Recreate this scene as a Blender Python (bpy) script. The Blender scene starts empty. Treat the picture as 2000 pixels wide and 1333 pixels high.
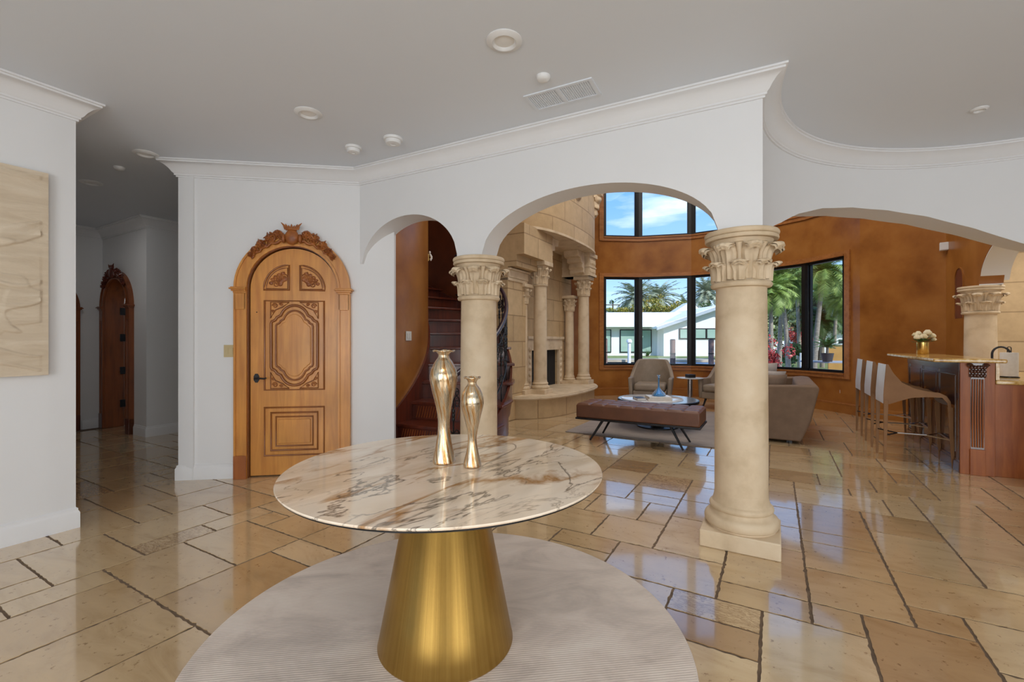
import bpy, bmesh, math, random
from math import sin, cos, pi, radians, sqrt, atan2
from mathutils import Vector, Matrix, noise
S = bpy.context.scene
C = S.collection

# ---------------------------------------------------------------- camera
cam_d = bpy.data.cameras.new('camera')
cam_d.lens = 16.0; cam_d.sensor_width = 36.0; cam_d.clip_start = 0.05; cam_d.clip_end = 600
cam = bpy.data.objects.new('camera', cam_d); C.objects.link(cam)
cam.location = (0, 0, 1.30); cam.rotation_euler = (pi/2, 0, 0)
S.camera = cam
# ---------------------------------------------------------------- view
S.view_settings.view_transform = 'Standard'; S.view_settings.look = 'None'
S.view_settings.gamma = 1.0; S.view_settings.use_curve_mapping = False
S.view_settings.exposure = 0.08
# ---------------------------------------------------------------- world: blue sky with thin clouds
W = bpy.data.worlds.new('sky'); S.world = W; W.use_nodes = True
nt = W.node_tree; nt.nodes.clear()
def nn(t, typ, **kw):
    n = t.nodes.new(typ)
    for k, v in kw.items(): setattr(n, k, v)
    return n
wo = nn(nt, 'ShaderNodeOutputWorld'); bg = nn(nt, 'ShaderNodeBackground'); bg.inputs[1].default_value = 1.85
tc = nn(nt, 'ShaderNodeTexCoord'); sx = nn(nt, 'ShaderNodeSeparateXYZ'); cr = nn(nt, 'ShaderNodeValToRGB')
nt.links.new(tc.outputs['Generated'], sx.inputs[0]); nt.links.new(sx.outputs['Z'], cr.inputs[0])
cr.color_ramp.elements[0].position = 0.0; cr.color_ramp.elements[0].color = (.60, .74, .88, 1)
cr.color_ramp.elements[1].position = .35; cr.color_ramp.elements[1].color = (.10, .28, .62, 1)
e = cr.color_ramp.elements.new(.12); e.color = (.28, .48, .76, 1)
mp = nn(nt, 'ShaderNodeMapping'); mp.inputs['Scale'].default_value = (1.6, 1.6, 6.0)
nz = nn(nt, 'ShaderNodeTexNoise'); nz.inputs['Scale'].default_value = 2.6; nz.inputs['Detail'].default_value = 7
cc = nn(nt, 'ShaderNodeValToRGB'); cc.color_ramp.elements[0].position = .50; cc.color_ramp.elements[1].position = .75
cc.color_ramp.elements[1].color = (.8, .8, .8, 1)
mx = nn(nt, 'ShaderNodeMixRGB'); mx.inputs[2].default_value = (.86, .90, .95, 1)
nt.links.new(tc.outputs['Generated'], mp.inputs[0]); nt.links.new(mp.outputs[0], nz.inputs[0])
nt.links.new(nz.outputs[0], cc.inputs[0]); nt.links.new(cc.outputs[0], mx.inputs[0])
nt.links.new(cr.outputs[0], mx.inputs[1]); nt.links.new(mx.outputs[0], bg.inputs[0]); nt.links.new(bg.outputs[0], wo.inputs[0])
# ---------------------------------------------------------------- sun (behind the house, high)
sd = bpy.data.lights.new('sun', 'SUN'); sd.energy = 4.2; sd.angle = radians(.6); sd.color = (1, .96, .9)
so = bpy.data.objects.new('sun', sd); C.objects.link(so)
so.rotation_euler = Vector((-.40, .68, -.61)).to_track_quat('-Z', 'Y').to_euler()
# ---------------------------------------------------------------- area lights
def area(name, loc, direction, sx_, sy_, power, color=(1, 1, 1)):
    d = bpy.data.lights.new(name, 'AREA'); d.shape = 'RECTANGLE'; d.size = sx_; d.size_y = sy_; d.energy = power; d.color = color
    o = bpy.data.objects.new(name, d); C.objects.link(o); o.location = loc
    o.rotation_euler = Vector(direction).to_track_quat('-Z', 'Y').to_euler(); return o
area('rear_fill_left', (-1.9, -2.75, 1.45), (0, 1, 0.17), 2.2, 2.3, 92, (.93, .968, 1))  # added soft light before the solid, unseen rear wall, standing in for daylight
area('rear_fill_right', (2.4, -2.75, 1.45), (0, 1, 0.17), 2.6, 2.3, 98, (.93, .968, 1))  # its added twin at the same closed rear wall
area('side_fill', (6.3, -.4, 1.5), (-1, .35, 0), 2.2, 2.0, 16, (.93, .97, 1))  # added fill from the right, out of view; no window is built there
area('atrium_top_fill', (2.9, 7.3, 6.35), (0, -.05, -1), 3.6, 3.6, 120, (1, .97, .93))  # unseen panel under the roof, added to brighten the round room
area('atrium_front_fill', (2.0, 4.9, 6.3), (0, .55, -1), 3.0, 1.2, 60, (1, .97, .93))  # second added panel for the tall room, high out of view
area('kitchen_fill', (7.4, 5.0, 2.9), (0, 0, -1), 1.6, 1.6, 45, (1, .95, .88))  # area light added for the kitchen side; no fixture is built
area('foyer_fill_rear', (-.3, -.5, 2.95), (0, .12, -1), 1.0, 1.0, 30, (.97, .98, 1))  # overhead fill added to brighten floor, table and rug
area('hall_fill', (-5.2, 5.2, 2.93), (0, 0, -1), .5, .5, 3.5, (1, .98, .95))  # added to lift the dark hallway, separate from its recessed lights
area('bedroom_fill', (-6.7, 8.2, 2.9), (0, 0, -1), .8, .8, 16, (1, .98, .95))  # added to brighten the room behind the open hall door
area('stair_light', (-1.9, 6.3, 6.3), (.2, .0, -1), 1.2, 1.6, 18, (1, .92, .8))

# ================================================================= helpers
def link(name, bm, mat, parent=None, loc=(0, 0, 0), rz=0, smooth=35, bevel=None, sub=0, kind=None):
    me = bpy.data.meshes.new(name)
    bmesh.ops.remove_doubles(bm, verts=bm.verts, dist=1e-6)
    bmesh.ops.recalc_face_normals(bm, faces=bm.faces)
    bm.to_mesh(me); bm.free()
    for m in (mat if isinstance(mat, (list, tuple)) else [mat]): me.materials.append(m)
    if smooth:
        me.polygons.foreach_set('use_smooth', [True]*len(me.polygons))
        me.set_sharp_from_angle(angle=radians(smooth))
    o = bpy.data.objects.new(name, me); C.objects.link(o)
    o.location = loc; o.rotation_euler = (0, 0, rz)
    if parent: o.parent = parent
    if bevel:
        b = o.modifiers.new('b', 'BEVEL'); b.width = bevel; b.segments = 3; b.limit_method = 'ANGLE'; b.angle_limit = radians(35)
    if sub:
        s = o.modifiers.new('s', 'SUBSURF'); s.levels = sub; s.render_levels = sub
    if kind: o['kind'] = kind
    return o
def tag(o, label, cat, group=None, kind=None):
    o['label'] = label; o['category'] = cat
    if group: o['group'] = group
    if kind: o['kind'] = kind
    return o
def thing(name, label, cat, loc=(0, 0, 0), rz=0, group=None, kind=None):
    o = bpy.data.objects.new(name, None); C.objects.link(o); o.empty_display_size = .1
    o.location = loc; o.rotation_euler = (0, 0, rz)
    return tag(o, label, cat, group, kind)
def dup(root, loc, rz, label=None, group=None):
    r = root.copy(); C.objects.link(r); r.location = loc; r.rotation_euler = (0, 0, rz)
    if label: r['label'] = label
    if group: r['group'] = group
    for ch in list(root.children):
        c = ch.copy(); C.objects.link(c); c.parent = r
        for g in list(ch.children):
            d = g.copy(); C.objects.link(d); d.parent = c
    return r
def BM(): return bmesh.new()
def face(bm, vs, mi=0):
    try:
        f = bm.faces.new(vs); f.material_index = mi; return f
    except ValueError: return None
def box(bm, x0, x1, y0, y1, z0, z1, mi=0, M=None):
    co = [(x0,y0,z0),(x1,y0,z0),(x1,y1,z0),(x0,y1,z0),(x0,y0,z1),(x1,y0,z1),(x1,y1,z1),(x0,y1,z1)]
    v = [bm.verts.new(M @ Vector(c) if M else c) for c in co]
    for q in ((0,3,2,1),(4,5,6,7),(0,1,5,4),(1,2,6,5),(2,3,7,6),(3,0,4,7)): face(bm, [v[i] for i in q], mi)
def lathe(bm, prof, seg=48, cx=0, cy=0, rf=None, cap=True):
    rings = []
    for (r, z) in prof:
        ring = []
        for i in range(seg):
            a = 2*pi*i/seg; rr = r if rf is None else rf(r, z, a)
            ring.append(bm.verts.new((cx+rr*cos(a), cy+rr*sin(a), z)))
        rings.append(ring)
    for a, b in zip(rings, rings[1:]):
        for i in range(seg): face(bm, (a[i], a[(i+1) % seg], b[(i+1) % seg], b[i]))
    if cap:
        face(bm, rings[0][::-1]); face(bm, rings[-1])
def tube(bm, pts, r, seg=8, closed=False, flat=1.0):
    pts = [Vector(p) for p in pts]; n = len(pts); rings = []
    rs = r if isinstance(r, (list, tuple)) else [r]*n
    up = Vector((0, 0, 1)); prev = None
    for i, p in enumerate(pts):
        if closed: t = pts[(i+1) % n]-pts[i-1]
        else: t = pts[min(i+1, n-1)]-pts[max(i-1, 0)]
        if t.length < 1e-9: t = Vector((0, 0, 1))
        t.normalize()
        if prev is None:
            a = up if abs(t.dot(up)) < .9 else Vector((1, 0, 0))
            u = a.cross(t).normalized()
        else:
            u = (prev - t*prev.dot(t))
            u = u.normalized() if u.length > 1e-6 else up.cross(t).normalized()
        prev = u; w = t.cross(u)
        rings.append([bm.verts.new(p + (u*cos(2*pi*k/seg)+w*sin(2*pi*k/seg)*flat)*rs[i]) for k in range(seg)])
    rng = range(n) if closed else range(n-1)
    for i in rng:
        a = rings[i]; b = rings[(i+1) % n]
        for k in range(seg): face(bm, (a[k], a[(k+1) % seg], b[(k+1) % seg], b[k]))
    if not closed: face(bm, rings[0][::-1]); face(bm, rings[-1])
def prism(bm, pts, z0, z1, mi=0):
    a = [bm.verts.new((x, y, z0)) for x, y in pts]; b = [bm.verts.new((x, y, z1)) for x, y in pts]
    n = len(pts); face(bm, a[::-1], mi); face(bm, b, mi)
    for i in range(n): face(bm, (a[i], a[(i+1) % n], b[(i+1) % n], b[i]), mi)
def prism_y(bm, pts, y0, y1, mi=0):
    a = [bm.verts.new((x, y0, z)) for x, z in pts]; b = [bm.verts.new((x, y1, z)) for x, z in pts]
    n = len(pts); face(bm, a, mi); face(bm, b[::-1], mi)
    for i in range(n): face(bm, (a[i], b[i], b[(i+1) % n], a[(i+1) % n]), mi)
def grid(bm, nu, nv, fn, closed_u=False, mi=0):
    V = [[bm.verts.new(fn(i/(nu-(0 if closed_u else 1)), j/(nv-1))) for j in range(nv)] for i in range(nu)]
    for i in range(nu if closed_u else nu-1):
        for j in range(nv-1):
            k = (i+1) % nu
            face(bm, (V[i][j], V[k][j], V[k][j+1], V[i][j+1]), mi)
    return V
def blob(bm, c, r, seg=12, rings=8, nz_=0.0, f=3, seed=0):
    c = Vector(c); rx, ry, rz = r if isinstance(r, (tuple, list)) else (r, r, r)
    top = bm.verts.new(c+Vector((0, 0, rz))); bot = bm.verts.new(c-Vector((0, 0, rz))); R = []
    for j in range(1, rings):
        th = pi*j/rings; ring = []
        for i in range(seg):
            a = 2*pi*i/seg; d = Vector((sin(th)*cos(a), sin(th)*sin(a), cos(th)))
            k = 1+nz_*noise.noise(d*f+Vector((seed, 0, 0)))
            ring.append(bm.verts.new(c+Vector((d.x*rx*k, d.y*ry*k, d.z*rz*k))))
        R.append(ring)
    for i in range(seg):
        face(bm, (top, R[0][i], R[0][(i+1) % seg])); face(bm, (bot, R[-1][(i+1) % seg], R[-1][i]))
    for a, b in zip(R, R[1:]):
        for i in range(seg): face(bm, (a[i], b[i], b[(i+1) % seg], a[(i+1) % seg]))
def sweep(bm, path, prof, closed=False, side=1):
    """sweep a profile [(offset, z)] along a plan path, mitred; offset goes to the left of travel * side"""
    P = [Vector(p) for p in path]; n = len(P); rows = []
    for i in range(n):
        d0 = (P[i]-P[i-1]) if (i > 0 or closed) else (P[1]-P[0])
        d1 = (P[(i+1) % n]-P[i]) if (i < n-1 or closed) else (P[-1]-P[-2])
        d0.normalize(); d1.normalize()
        n0 = Vector((-d0.y, d0.x)); n1 = Vector((-d1.y, d1.x)); m = (n0+n1)
        m = m/(m.dot(n0)) if abs(m.dot(n0)) > .15 else n0
        rows.append([bm.verts.new((P[i].x+m.x*o*side, P[i].y+m.y*o*side, z)) for o, z in prof])
    for i in range(n if closed else n-1):
        a = rows[i]; b = rows[(i+1) % n]
        for k in range(len(prof)-1): face(bm, (a[k], b[k], b[k+1], a[k+1]))
    if not closed: face(bm, rows[0]); face(bm, rows[-1][::-1])
# ================================================================= materials
def newmat(name):
    m = bpy.data.materials.new(name); m.use_nodes = True
    t = m.node_tree; b = t.nodes['Principled BSDF']; return m, t, b
def coords(t, scale=(1, 1, 1), rot=(0, 0, 0)):
    tc = nn(t, 'ShaderNodeTexCoord'); mp = nn(t, 'ShaderNodeMapping')
    mp.inputs['Scale'].default_value = scale; mp.inputs['Rotation'].default_value = rot
    t.links.new(tc.outputs['Object'], mp.inputs[0]); return mp.outputs[0]
def noise_n(t, vec, scale, detail=5, rough=.55, dist=0):
    n = nn(t, 'ShaderNodeTexNoise'); n.inputs['Scale'].default_value = scale; n.inputs['Detail'].default_value = detail
    n.inputs['Roughness'].default_value = rough; n.inputs['Distortion'].default_value = dist
    t.links.new(vec, n.inputs['Vector']); return n.outputs[0]
def ramp(t, fac, stops):
    r = nn(t, 'ShaderNodeValToRGB'); el = r.color_ramp.elements
    el[0].position, el[0].color = stops[0][0], (*stops[0][1], 1)
    el[1].position, el[1].color = stops[-1][0], (*stops[-1][1], 1)
    for p, c in stops[1:-1]:
        x = el.new(p); x.color = (*c, 1)
    t.links.new(fac, r.inputs[0]); return r.outputs[0]
def bump(t, b, h, strength=.2, dist=.01):
    n = nn(t, 'ShaderNodeBump'); n.inputs['Strength'].default_value = strength; n.inputs['Distance'].default_value = dist
    t.links.new(h, n.inputs['Height']); t.links.new(n.outputs[0], b.inputs['Normal']); return n
def mixc(t, f, a, b_, typ='MIX'):
    m = nn(t, 'ShaderNodeMixRGB'); m.blend_type = typ
    for i, v in ((0, f), (1, a), (2, b_)):
        if isinstance(v, (int, float)): m.inputs[i].default_value = v
        elif isinstance(v, tuple): m.inputs[i].default_value = (*v, 1)
        else: t.links.new(v, m.inputs[i])
    return m.outputs[0]
def math_n(t, op, a, b_=0):
    m = nn(t, 'ShaderNodeMath'); m.operation = op
    for i, v in ((0, a), (1, b_)):
        if isinstance(v, (int, float)): m.inputs[i].default_value = v
        else: t.links.new(v, m.inputs[i])
    return m.outputs[0]
def mat(name, c1, c2=None, rough=.5, metal=0, scale=5, det=5, bmp=0, bscale=None, stretch=(1, 1, 1), spec=None, coat=0, c3=None):
    m, t, b = newmat(name)
    b.inputs['Roughness'].default_value = rough; b.inputs['Metallic'].default_value = metal
    if spec is not None: b.inputs['Specular IOR Level'].default_value = spec
    if coat: b.inputs['Coat Weight'].default_value = coat; b.inputs['Coat Roughness'].default_value = .1
    v = coords(t, stretch)
    n = noise_n(t, v, scale, det)
    c2 = c2 or tuple(x*.93 for x in c1)
    st = [(.35, c2), (.65, c1)] if c3 is None else [(.3, c2), (.5, c1), (.72, c3)]
    t.links.new(ramp(t, n, st), b.inputs['Base Color'])
    if bmp:
        bump(t, b, noise_n(t, v, bscale or scale*6, 4), bmp, .004)
    return m
M = {}
M['paint'] = mat('white_wall_paint', (.80, .80, .80), (.785, .785, .785), .55, scale=2, bmp=.05, bscale=60)
M['ceil'] = mat('ceiling_paint', (.76, .80, .85), (.75, .79, .84), .6, scale=1.3, bmp=.04, bscale=50)
M['trim'] = mat('white_trim_paint', (.82, .82, .825), (.80, .80, .80), .35, scale=3)
M['plaster'] = mat('amber_venetian_plaster', (.33, .122, .022), (.21, .066, .009), .30, scale=1.8, det=8, c3=(.42, .175, .038), bmp=.08, bscale=6)
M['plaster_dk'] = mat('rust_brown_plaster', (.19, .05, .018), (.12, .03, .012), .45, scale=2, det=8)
M['stone'] = mat('carved_limestone', (.70, .55, .37), (.56, .42, .26), .62, scale=5, det=9, bmp=.35, bscale=30, c3=(.76, .62, .44))
M['marble_white'] = mat('white_table_stone', (.85, .86, .87), (.70, .72, .75), .12, scale=4)
def wood(name, c1, c2, rough=.35, along='z', sc=1.0, coat=.2):
    m, t, b = newmat(name); b.inputs['Roughness'].default_value = rough
    b.inputs['Coat Weight'].default_value = coat; b.inputs['Coat Roughness'].default_value = .15
    s = {'z': (14, 14, 1.1), 'x': (1.1, 14, 14), 'y': (14, 1.1, 14)}[along]
    v = coords(t, tuple(k*sc for k in s)); n = noise_n(t, v, 1.3, 8, .6, .6)
    v2 = coords(t, (1, 1, 1)); n2 = noise_n(t, v2, 2.2, 3)
    c = ramp(t, n, [(.3, c2), (.62, c1)]); c = mixc(t, .5, c, mixc(t, 1.0, c, ramp(t, n2, [(.3, (.72, .72, .72)), (.7, (1.2, 1.15, 1.1))]), 'MULTIPLY'))
    t.links.new(c, b.inputs['Base Color']); bump(t, b, n, .06, .002); return m
M['honey'] = wood('honey_stained_wood', (.70, .31, .060), (.52, .195, .034), coat=.1)
M['honey_dk'] = wood('dark_edged_wood', (.21, .065, .016), (.13, .035, .009))
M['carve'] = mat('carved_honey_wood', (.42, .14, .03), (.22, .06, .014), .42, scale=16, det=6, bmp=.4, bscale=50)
M['mahog'] = wood('dark_mahogany', (.13, .024, .010), (.06, .012, .006), .28)
M['hallwood'] = wood('reddish_brown_wood', (.27, .075, .018), (.16, .04, .010), .35)
M['cherry'] = wood('cherry_cabinet_wood', (.40, .120, .026), (.25, .062, .012), .42, coat=.03)
M['cherry_dk'] = wood('dark_cherry_wood', (.10, .030, .013), (.05, .015, .008), .18, coat=.6)
M['black'] = mat('black_metal', (.012, .012, .014), (.02, .02, .022), .35, .3)
M['bronze'] = mat('black_bronze_frame', (.004, .004, .005), (.007, .007, .008), .4, .2)
M['brass'] = mat('gold_metal', (.75, .52, .18), (.65, .43, .13), .22, 1.0, scale=3)
M['chrome'] = mat('silver_metal', (.75, .75, .76), (.68, .68, .7), .18, 1.0)
def cone_brass():
    m, t, b = newmat('brushed_gold_metal'); b.inputs['Metallic'].default_value = 1; b.inputs['Roughness'].default_value = .27
    tc_ = nn(t, 'ShaderNodeTexCoord'); sp = nn(t, 'ShaderNodeSeparateXYZ'); t.links.new(tc_.outputs['Object'], sp.inputs[0])
    ang = math_n(t, 'MULTIPLY', math_n(t, 'ARCTAN2', sp.outputs[1], sp.outputs[0]), 16.0); cb_ = nn(t, 'ShaderNodeCombineXYZ'); t.links.new(ang, cb_.inputs[0])
    n = noise_n(t, cb_.outputs[0], 1.0, 6, .7)
    t.links.new(ramp(t, n, [(.3, (.33, .195, .045)), (.7, (.50, .32, .09))]), b.inputs['Base Color'])  # colour streaks carry vertical highlight bands along with the brushing
    b.inputs['Anisotropic'].default_value = .85
    tg = nn(t, 'ShaderNodeTangent'); tg.direction_type = 'RADIAL'; tg.axis = 'Z'
    t.links.new(tg.outputs[0], b.inputs['Tangent'])
    bump(t, b, n, .03, .001); return m
M['cone'] = cone_brass()
def floor_mat():
    m, t, b = newmat('polished_travertine_tile')
    at = nn(t, 'ShaderNodeAttribute'); at.attribute_name = 'tone'
    sep = nn(t, 'ShaderNodeSeparateColor'); t.links.new(at.outputs['Color'], sep.inputs[0])
    base = ramp(t, sep.outputs[0], [(.0, (.42, .255, .12)), (.35, (.57, .39, .20)), (.7, (.66, .485, .275)), (1, (.74, .585, .375))])
    vm = nn(t, 'ShaderNodeVectorMath'); vm.operation = 'ADD'
    tc = nn(t, 'ShaderNodeTexCoord'); sc = nn(t, 'ShaderNodeVectorMath'); sc.operation = 'SCALE'; sc.inputs[3].default_value = 40
    t.links.new(at.outputs['Color'], sc.inputs[0]); t.links.new(tc.outputs['Object'], vm.inputs[0]); t.links.new(sc.outputs[0], vm.inputs[1])
    v = vm.outputs[0]
    mp = nn(t, 'ShaderNodeMapping'); mp.inputs['Scale'].default_value = (1, 2.6, 1); t.links.new(v, mp.inputs[0])
    n1 = noise_n(t, mp.outputs[0], 2.3, 8, .62, 1.1)
    c = mixc(t, .75, base, mixc(t, 1.0, base, ramp(t, n1, [(.28, (.76, .70, .62)), (.5, (1, 1, 1)), (.75, (1.12, 1.12, 1.1))]), 'MULTIPLY'))
    n2 = noise_n(t, v, 28, 6, .7)
    pit = ramp(t, n2, [(.33, (.42, .33, .24)), (.39, (1, 1, 1))])
    c = mixc(t, .75, c, mixc(t, 1.0, c, pit, 'MULTIPLY'))
    # a few rough, veined stones
    n3 = noise_n(t, mp.outputs[0], 9, 8, .7, 1.5)
    vein = ramp(t, n3, [(.44, (1, 1, 1)), (.5, (.42, .30, .18)), (.56, (1, 1, 1))])
    isr = math_n(t, 'GREATER_THAN', sep.outputs[1], .97)
    c = mixc(t, math_n(t, 'MULTIPLY', isr, .8), c, mixc(t, 1.0, c, vein, 'MULTIPLY'))
    t.links.new(c, b.inputs['Base Color'])
    r = nn(t, 'ShaderNodeMapRange'); r.inputs[3].default_value = .10; r.inputs[4].default_value = .27
    t.links.new(n1, r.inputs[0]); t.links.new(r.outputs[0], b.inputs['Roughness'])
    b.inputs['Specular IOR Level'].default_value = .9
    b.inputs['Coat Weight'].default_value = .9; b.inputs['Coat Roughness'].default_value = .055; b.inputs['Coat IOR'].default_value = 1.75
    bump(t, b, noise_n(t, v, 6, 5), .10, .006); return m
M['tile'] = floor_mat()
M['grout'] = mat('brown_grout', (.20, .135, .085), (.12, .08, .05), .9, scale=12)
def block_mat(name, bw, bh, rot=(0, 0, 0)):
    m, t, b = newmat(name); b.inputs['Roughness'].default_value = .6
    v = coords(t, (1, 1, 1), rot)
    tcn = nn(t, 'ShaderNodeSeparateXYZ'); t.links.new(v, tcn.inputs[0])
    cb = nn(t, 'ShaderNodeCombineXYZ'); t.links.new(tcn.outputs['X'], cb.inputs[0]); t.links.new(tcn.outputs['Z'], cb.inputs[1])
    br = nn(t, 'ShaderNodeTexBrick'); br.inputs['Scale'].default_value = 1; br.inputs['Brick Width'].default_value = bw
    br.inputs['Row Height'].default_value = bh; br.inputs['Mortar Size'].default_value = .009; br.inputs['Mortar Smooth'].default_value = .25
    br.inputs['Color1'].default_value = (.52, .36, .19, 1); br.inputs['Color2'].default_value = (.61, .44, .25, 1); br.inputs['Mortar'].default_value = (.36, .24, .12, 1)
    t.links.new(cb.outputs[0], br.inputs['Vector'])
    n = noise_n(t, v, 7, 8, .6)
    c = mixc(t, .6, br.outputs[0], mixc(t, 1.0, br.outputs[0], ramp(t, n, [(.3, (.8, .78, .74)), (.7, (1.12, 1.12, 1.1))]), 'MULTIPLY'))
    t.links.new(c, b.inputs['Base Color'])
    inv = math_n(t, 'SUBTRACT', 1.0, br.outputs['Fac'])
    bump(t, b, inv, .6, .012); return m
M['block'] = block_mat('limestone_block_wall', .78, .43)
def marble_mat():
    m, t, b = newmat('calacatta_gold_marble'); b.inputs['Roughness'].default_value = .045
    b.inputs['Specular IOR Level'].default_value = .6
    v = coords(t, (1, 1, 1), (0, 0, radians(-52)))
    m2 = nn(t, 'ShaderNodeMapping'); m2.inputs['Scale'].default_value = (.75, 2.1, 1); t.links.new(v, m2.inputs[0]); v = m2.outputs[0]
    base = ramp(t, noise_n(t, v, 1.6, 5), [(.3, (.86, .68, .50)), (.55, (.95, .82, .66)), (.8, (.97, .88, .76))])
    def vein(scale, w, seed, dist, thr):
        mp = nn(t, 'ShaderNodeMapping'); mp.inputs['Location'].default_value = (seed, seed*.7, 0); t.links.new(v, mp.inputs[0])
        n = noise_n(t, mp.outputs[0], scale, 7, .55, dist)
        d = math_n(t, 'ABSOLUTE', math_n(t, 'SUBTRACT', n, .5))
        line = math_n(t, 'SUBTRACT', 1.0, math_n(t, 'MINIMUM', math_n(t, 'DIVIDE', d, w), 1.0))
        mask = ramp(t, noise_n(t, mp.outputs[0], 1.5, 2), [(thr, (0, 0, 0)), (thr+.14, (1, 1, 1))])
        return math_n(t, 'MULTIPLY', line, mask)
    c = mixc(t, math_n(t, 'MULTIPLY', vein(1.5, .10, 3.1, .5, .40), .5), base, (.60, .44, .27))
    c = mixc(t, math_n(t, 'MULTIPLY', vein(1.1, .030, 7.7, .5, .40), .95), c, (.42, .20, .055))
    c = mixc(t, math_n(t, 'MULTIPLY', vein(1.5, .013, 1.9, .7, .34), .9), c, (.16, .12, .085))
    c = mixc(t, math_n(t, 'MULTIPLY', vein(2.4, .012, 12.3, .7, .42), .7), c, (.36, .26, .17))
    t.links.new(c, b.inputs['Base Color']); return m
M['marble'] = marble_mat()
def rug_mat(name, c1, c2, c3):
    m, t, b = newmat(name); b.inputs['Roughness'].default_value = .85; b.inputs['Sheen Weight'].default_value = .3
    v = coords(t); w = nn(t, 'ShaderNodeTexWave'); w.wave_type = 'BANDS'; w.bands_direction = 'Y'; w.inputs['Scale'].default_value = 26; w.inputs['Distortion'].default_value = .6
    w.inputs['Detail'].default_value = 1; w.inputs['Detail Scale'].default_value = 1
    t.links.new(v, w.inputs[0])
    n = noise_n(t, coords(t, (1, 1.8, 1), (0, 0, .5)), 2.4, 7, .62, .7)
    c = ramp(t, n, [(.3, c2), (.52, c1), (.72, c3)])
    c = mixc(t, .5, c, mixc(t, 1.0, c, ramp(t, w.outputs[1], [(.1, (.82, .82, .82)), (.9, (1.08, 1.08, 1.08))]), 'MULTIPLY'))
    t.links.new(c, b.inputs['Base Color']); bump(t, b, w.outputs[1], .25, .003); return m
M['rug'] = rug_mat('pale_grey_rug_pile', (.70, .59, .50), (.50, .415, .35), (.78, .68, .585))
M['rug2'] = rug_mat('grey_living_rug_pile', (.30, .24, .20), (.23, .18, .15), (.35, .28, .24))
M['leather'] = mat('brown_leather', (.165, .066, .034), (.12, .048, .025), .42, scale=5, bmp=.15, bscale=90)
M['taupe'] = mat('taupe_fabric', (.20, .128, .08), (.165, .105, .065), .75, scale=8, bmp=.2, bscale=200)
M['grey_fab'] = mat('grey_beige_fabric', (.31, .245, .185), (.26, .205, .15), .6, scale=8, bmp=.2, bscale=200)
M['pillow_lt'] = mat('light_grey_cushion_fabric', (.46, .41, .37), (.38, .33, .30), .7, scale=9, bmp=.2, bscale=150)
M['pillow_br'] = mat('brown_cushion_fabric', (.22, .14, .09), (.17, .11, .07), .6, scale=9, bmp=.2, bscale=150)
M['stool'] = mat('taupe_stool_leather', (.30, .155, .068), (.25, .125, .052), .5, scale=5, spec=.25)
M['stool_dk'] = mat('dark_brown_seat_leather', (.075, .05, .04), (.055, .036, .03), .38, scale=5)
M['stool_bk'] = mat('stool_back_window_sheen', (.74, .75, .78), (.68, .69, .72), .35, scale=5)  # pale tone puts the window reflection on the stool backs into colour
M['plate'] = mat('ivory_switch_plate', (.62, .50, .27), (.55, .43, .22), .4)
M['plate_w'] = mat('white_switch_plate', (.70, .68, .64), (.62, .60, .56), .4)
M['plastic'] = mat('white_plastic', (.80, .80, .79), (.76, .76, .75), .4)
M['lens'] = mat('white_lamp_glass', (.9, .9, .88), (.86, .86, .84), .3)
M['granite'] = mat('gold_speckled_granite', (.62, .38, .11), (.30, .15, .05), .10, scale=22, det=9, c3=(.80, .64, .34))
M['paper'] = mat('white_paper', (.86, .83, .78), (.8, .77, .72), .9, scale=30)
M['book_tan'] = mat('tan_book_cover', (.55, .40, .26), (.45, .32, .2), .5, scale=20)
M['book_wh'] = mat('white_book_cover', (.80, .80, .78), (.72, .72, .7), .35)
M['book_nv'] = mat('navy_book_cover', (.02, .03, .075), (.015, .02, .05), .3)
def canvas_mat():
    m, t, b = newmat('textured_cream_canvas'); b.inputs['Roughness'].default_value = .7
    v = coords(t, (1, .8, 5.2)); n = noise_n(t, v, 2.6, 9, .65, 1.2)
    t.links.new(ramp(t, n, [(.3, (.60, .48, .34)), (.55, (.70, .58, .43)), (.8, (.78, .68, .54))]), b.inputs['Base Color'])
    bump(t, b, n, .5, .02); return m
M['canvas'] = canvas_mat()
def gold_glass():
    m, t, b = newmat('swirled_amber_mercury_glass')
    tc = nn(t, 'ShaderNodeTexCoord'); sp = nn(t, 'ShaderNodeSeparateXYZ'); t.links.new(tc.outputs['Object'], sp.inputs[0])
    ang = math_n(t, 'ARCTAN2', sp.outputs[1], sp.outputs[0]); tw = math_n(t, 'ADD', ang, math_n(t, 'MULTIPLY', sp.outputs[2], 3.5))
    cb = nn(t, 'ShaderNodeCombineXYZ')
    t.links.new(math_n(t, 'MULTIPLY', math_n(t, 'SINE', tw), 1.2), cb.inputs[0]); t.links.new(math_n(t, 'MULTIPLY', math_n(t, 'COSINE', tw), 1.2), cb.inputs[1])
    t.links.new(math_n(t, 'MULTIPLY', sp.outputs[2], 2.4), cb.inputs[2])
    n = noise_n(t, cb.outputs[0], 2.4, 6, .65, .5)
    t.links.new(ramp(t, n, [(.36, (.26, .10, .02)), (.44, (.58, .32, .10)), (.51, (.72, .60, .42)), (.58, (.30, .27, .20)), (.68, (.62, .44, .22))]), b.inputs['Base Color'])
    b.inputs['Metallic'].default_value = .8; b.inputs['Roughness'].default_value = .14
    b.inputs['Coat Weight'].default_value = 1; b.inputs['Coat Roughness'].default_value = .02
    bump(t, b, n, .45, .006); return m
M['vase'] = gold_glass()
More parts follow.
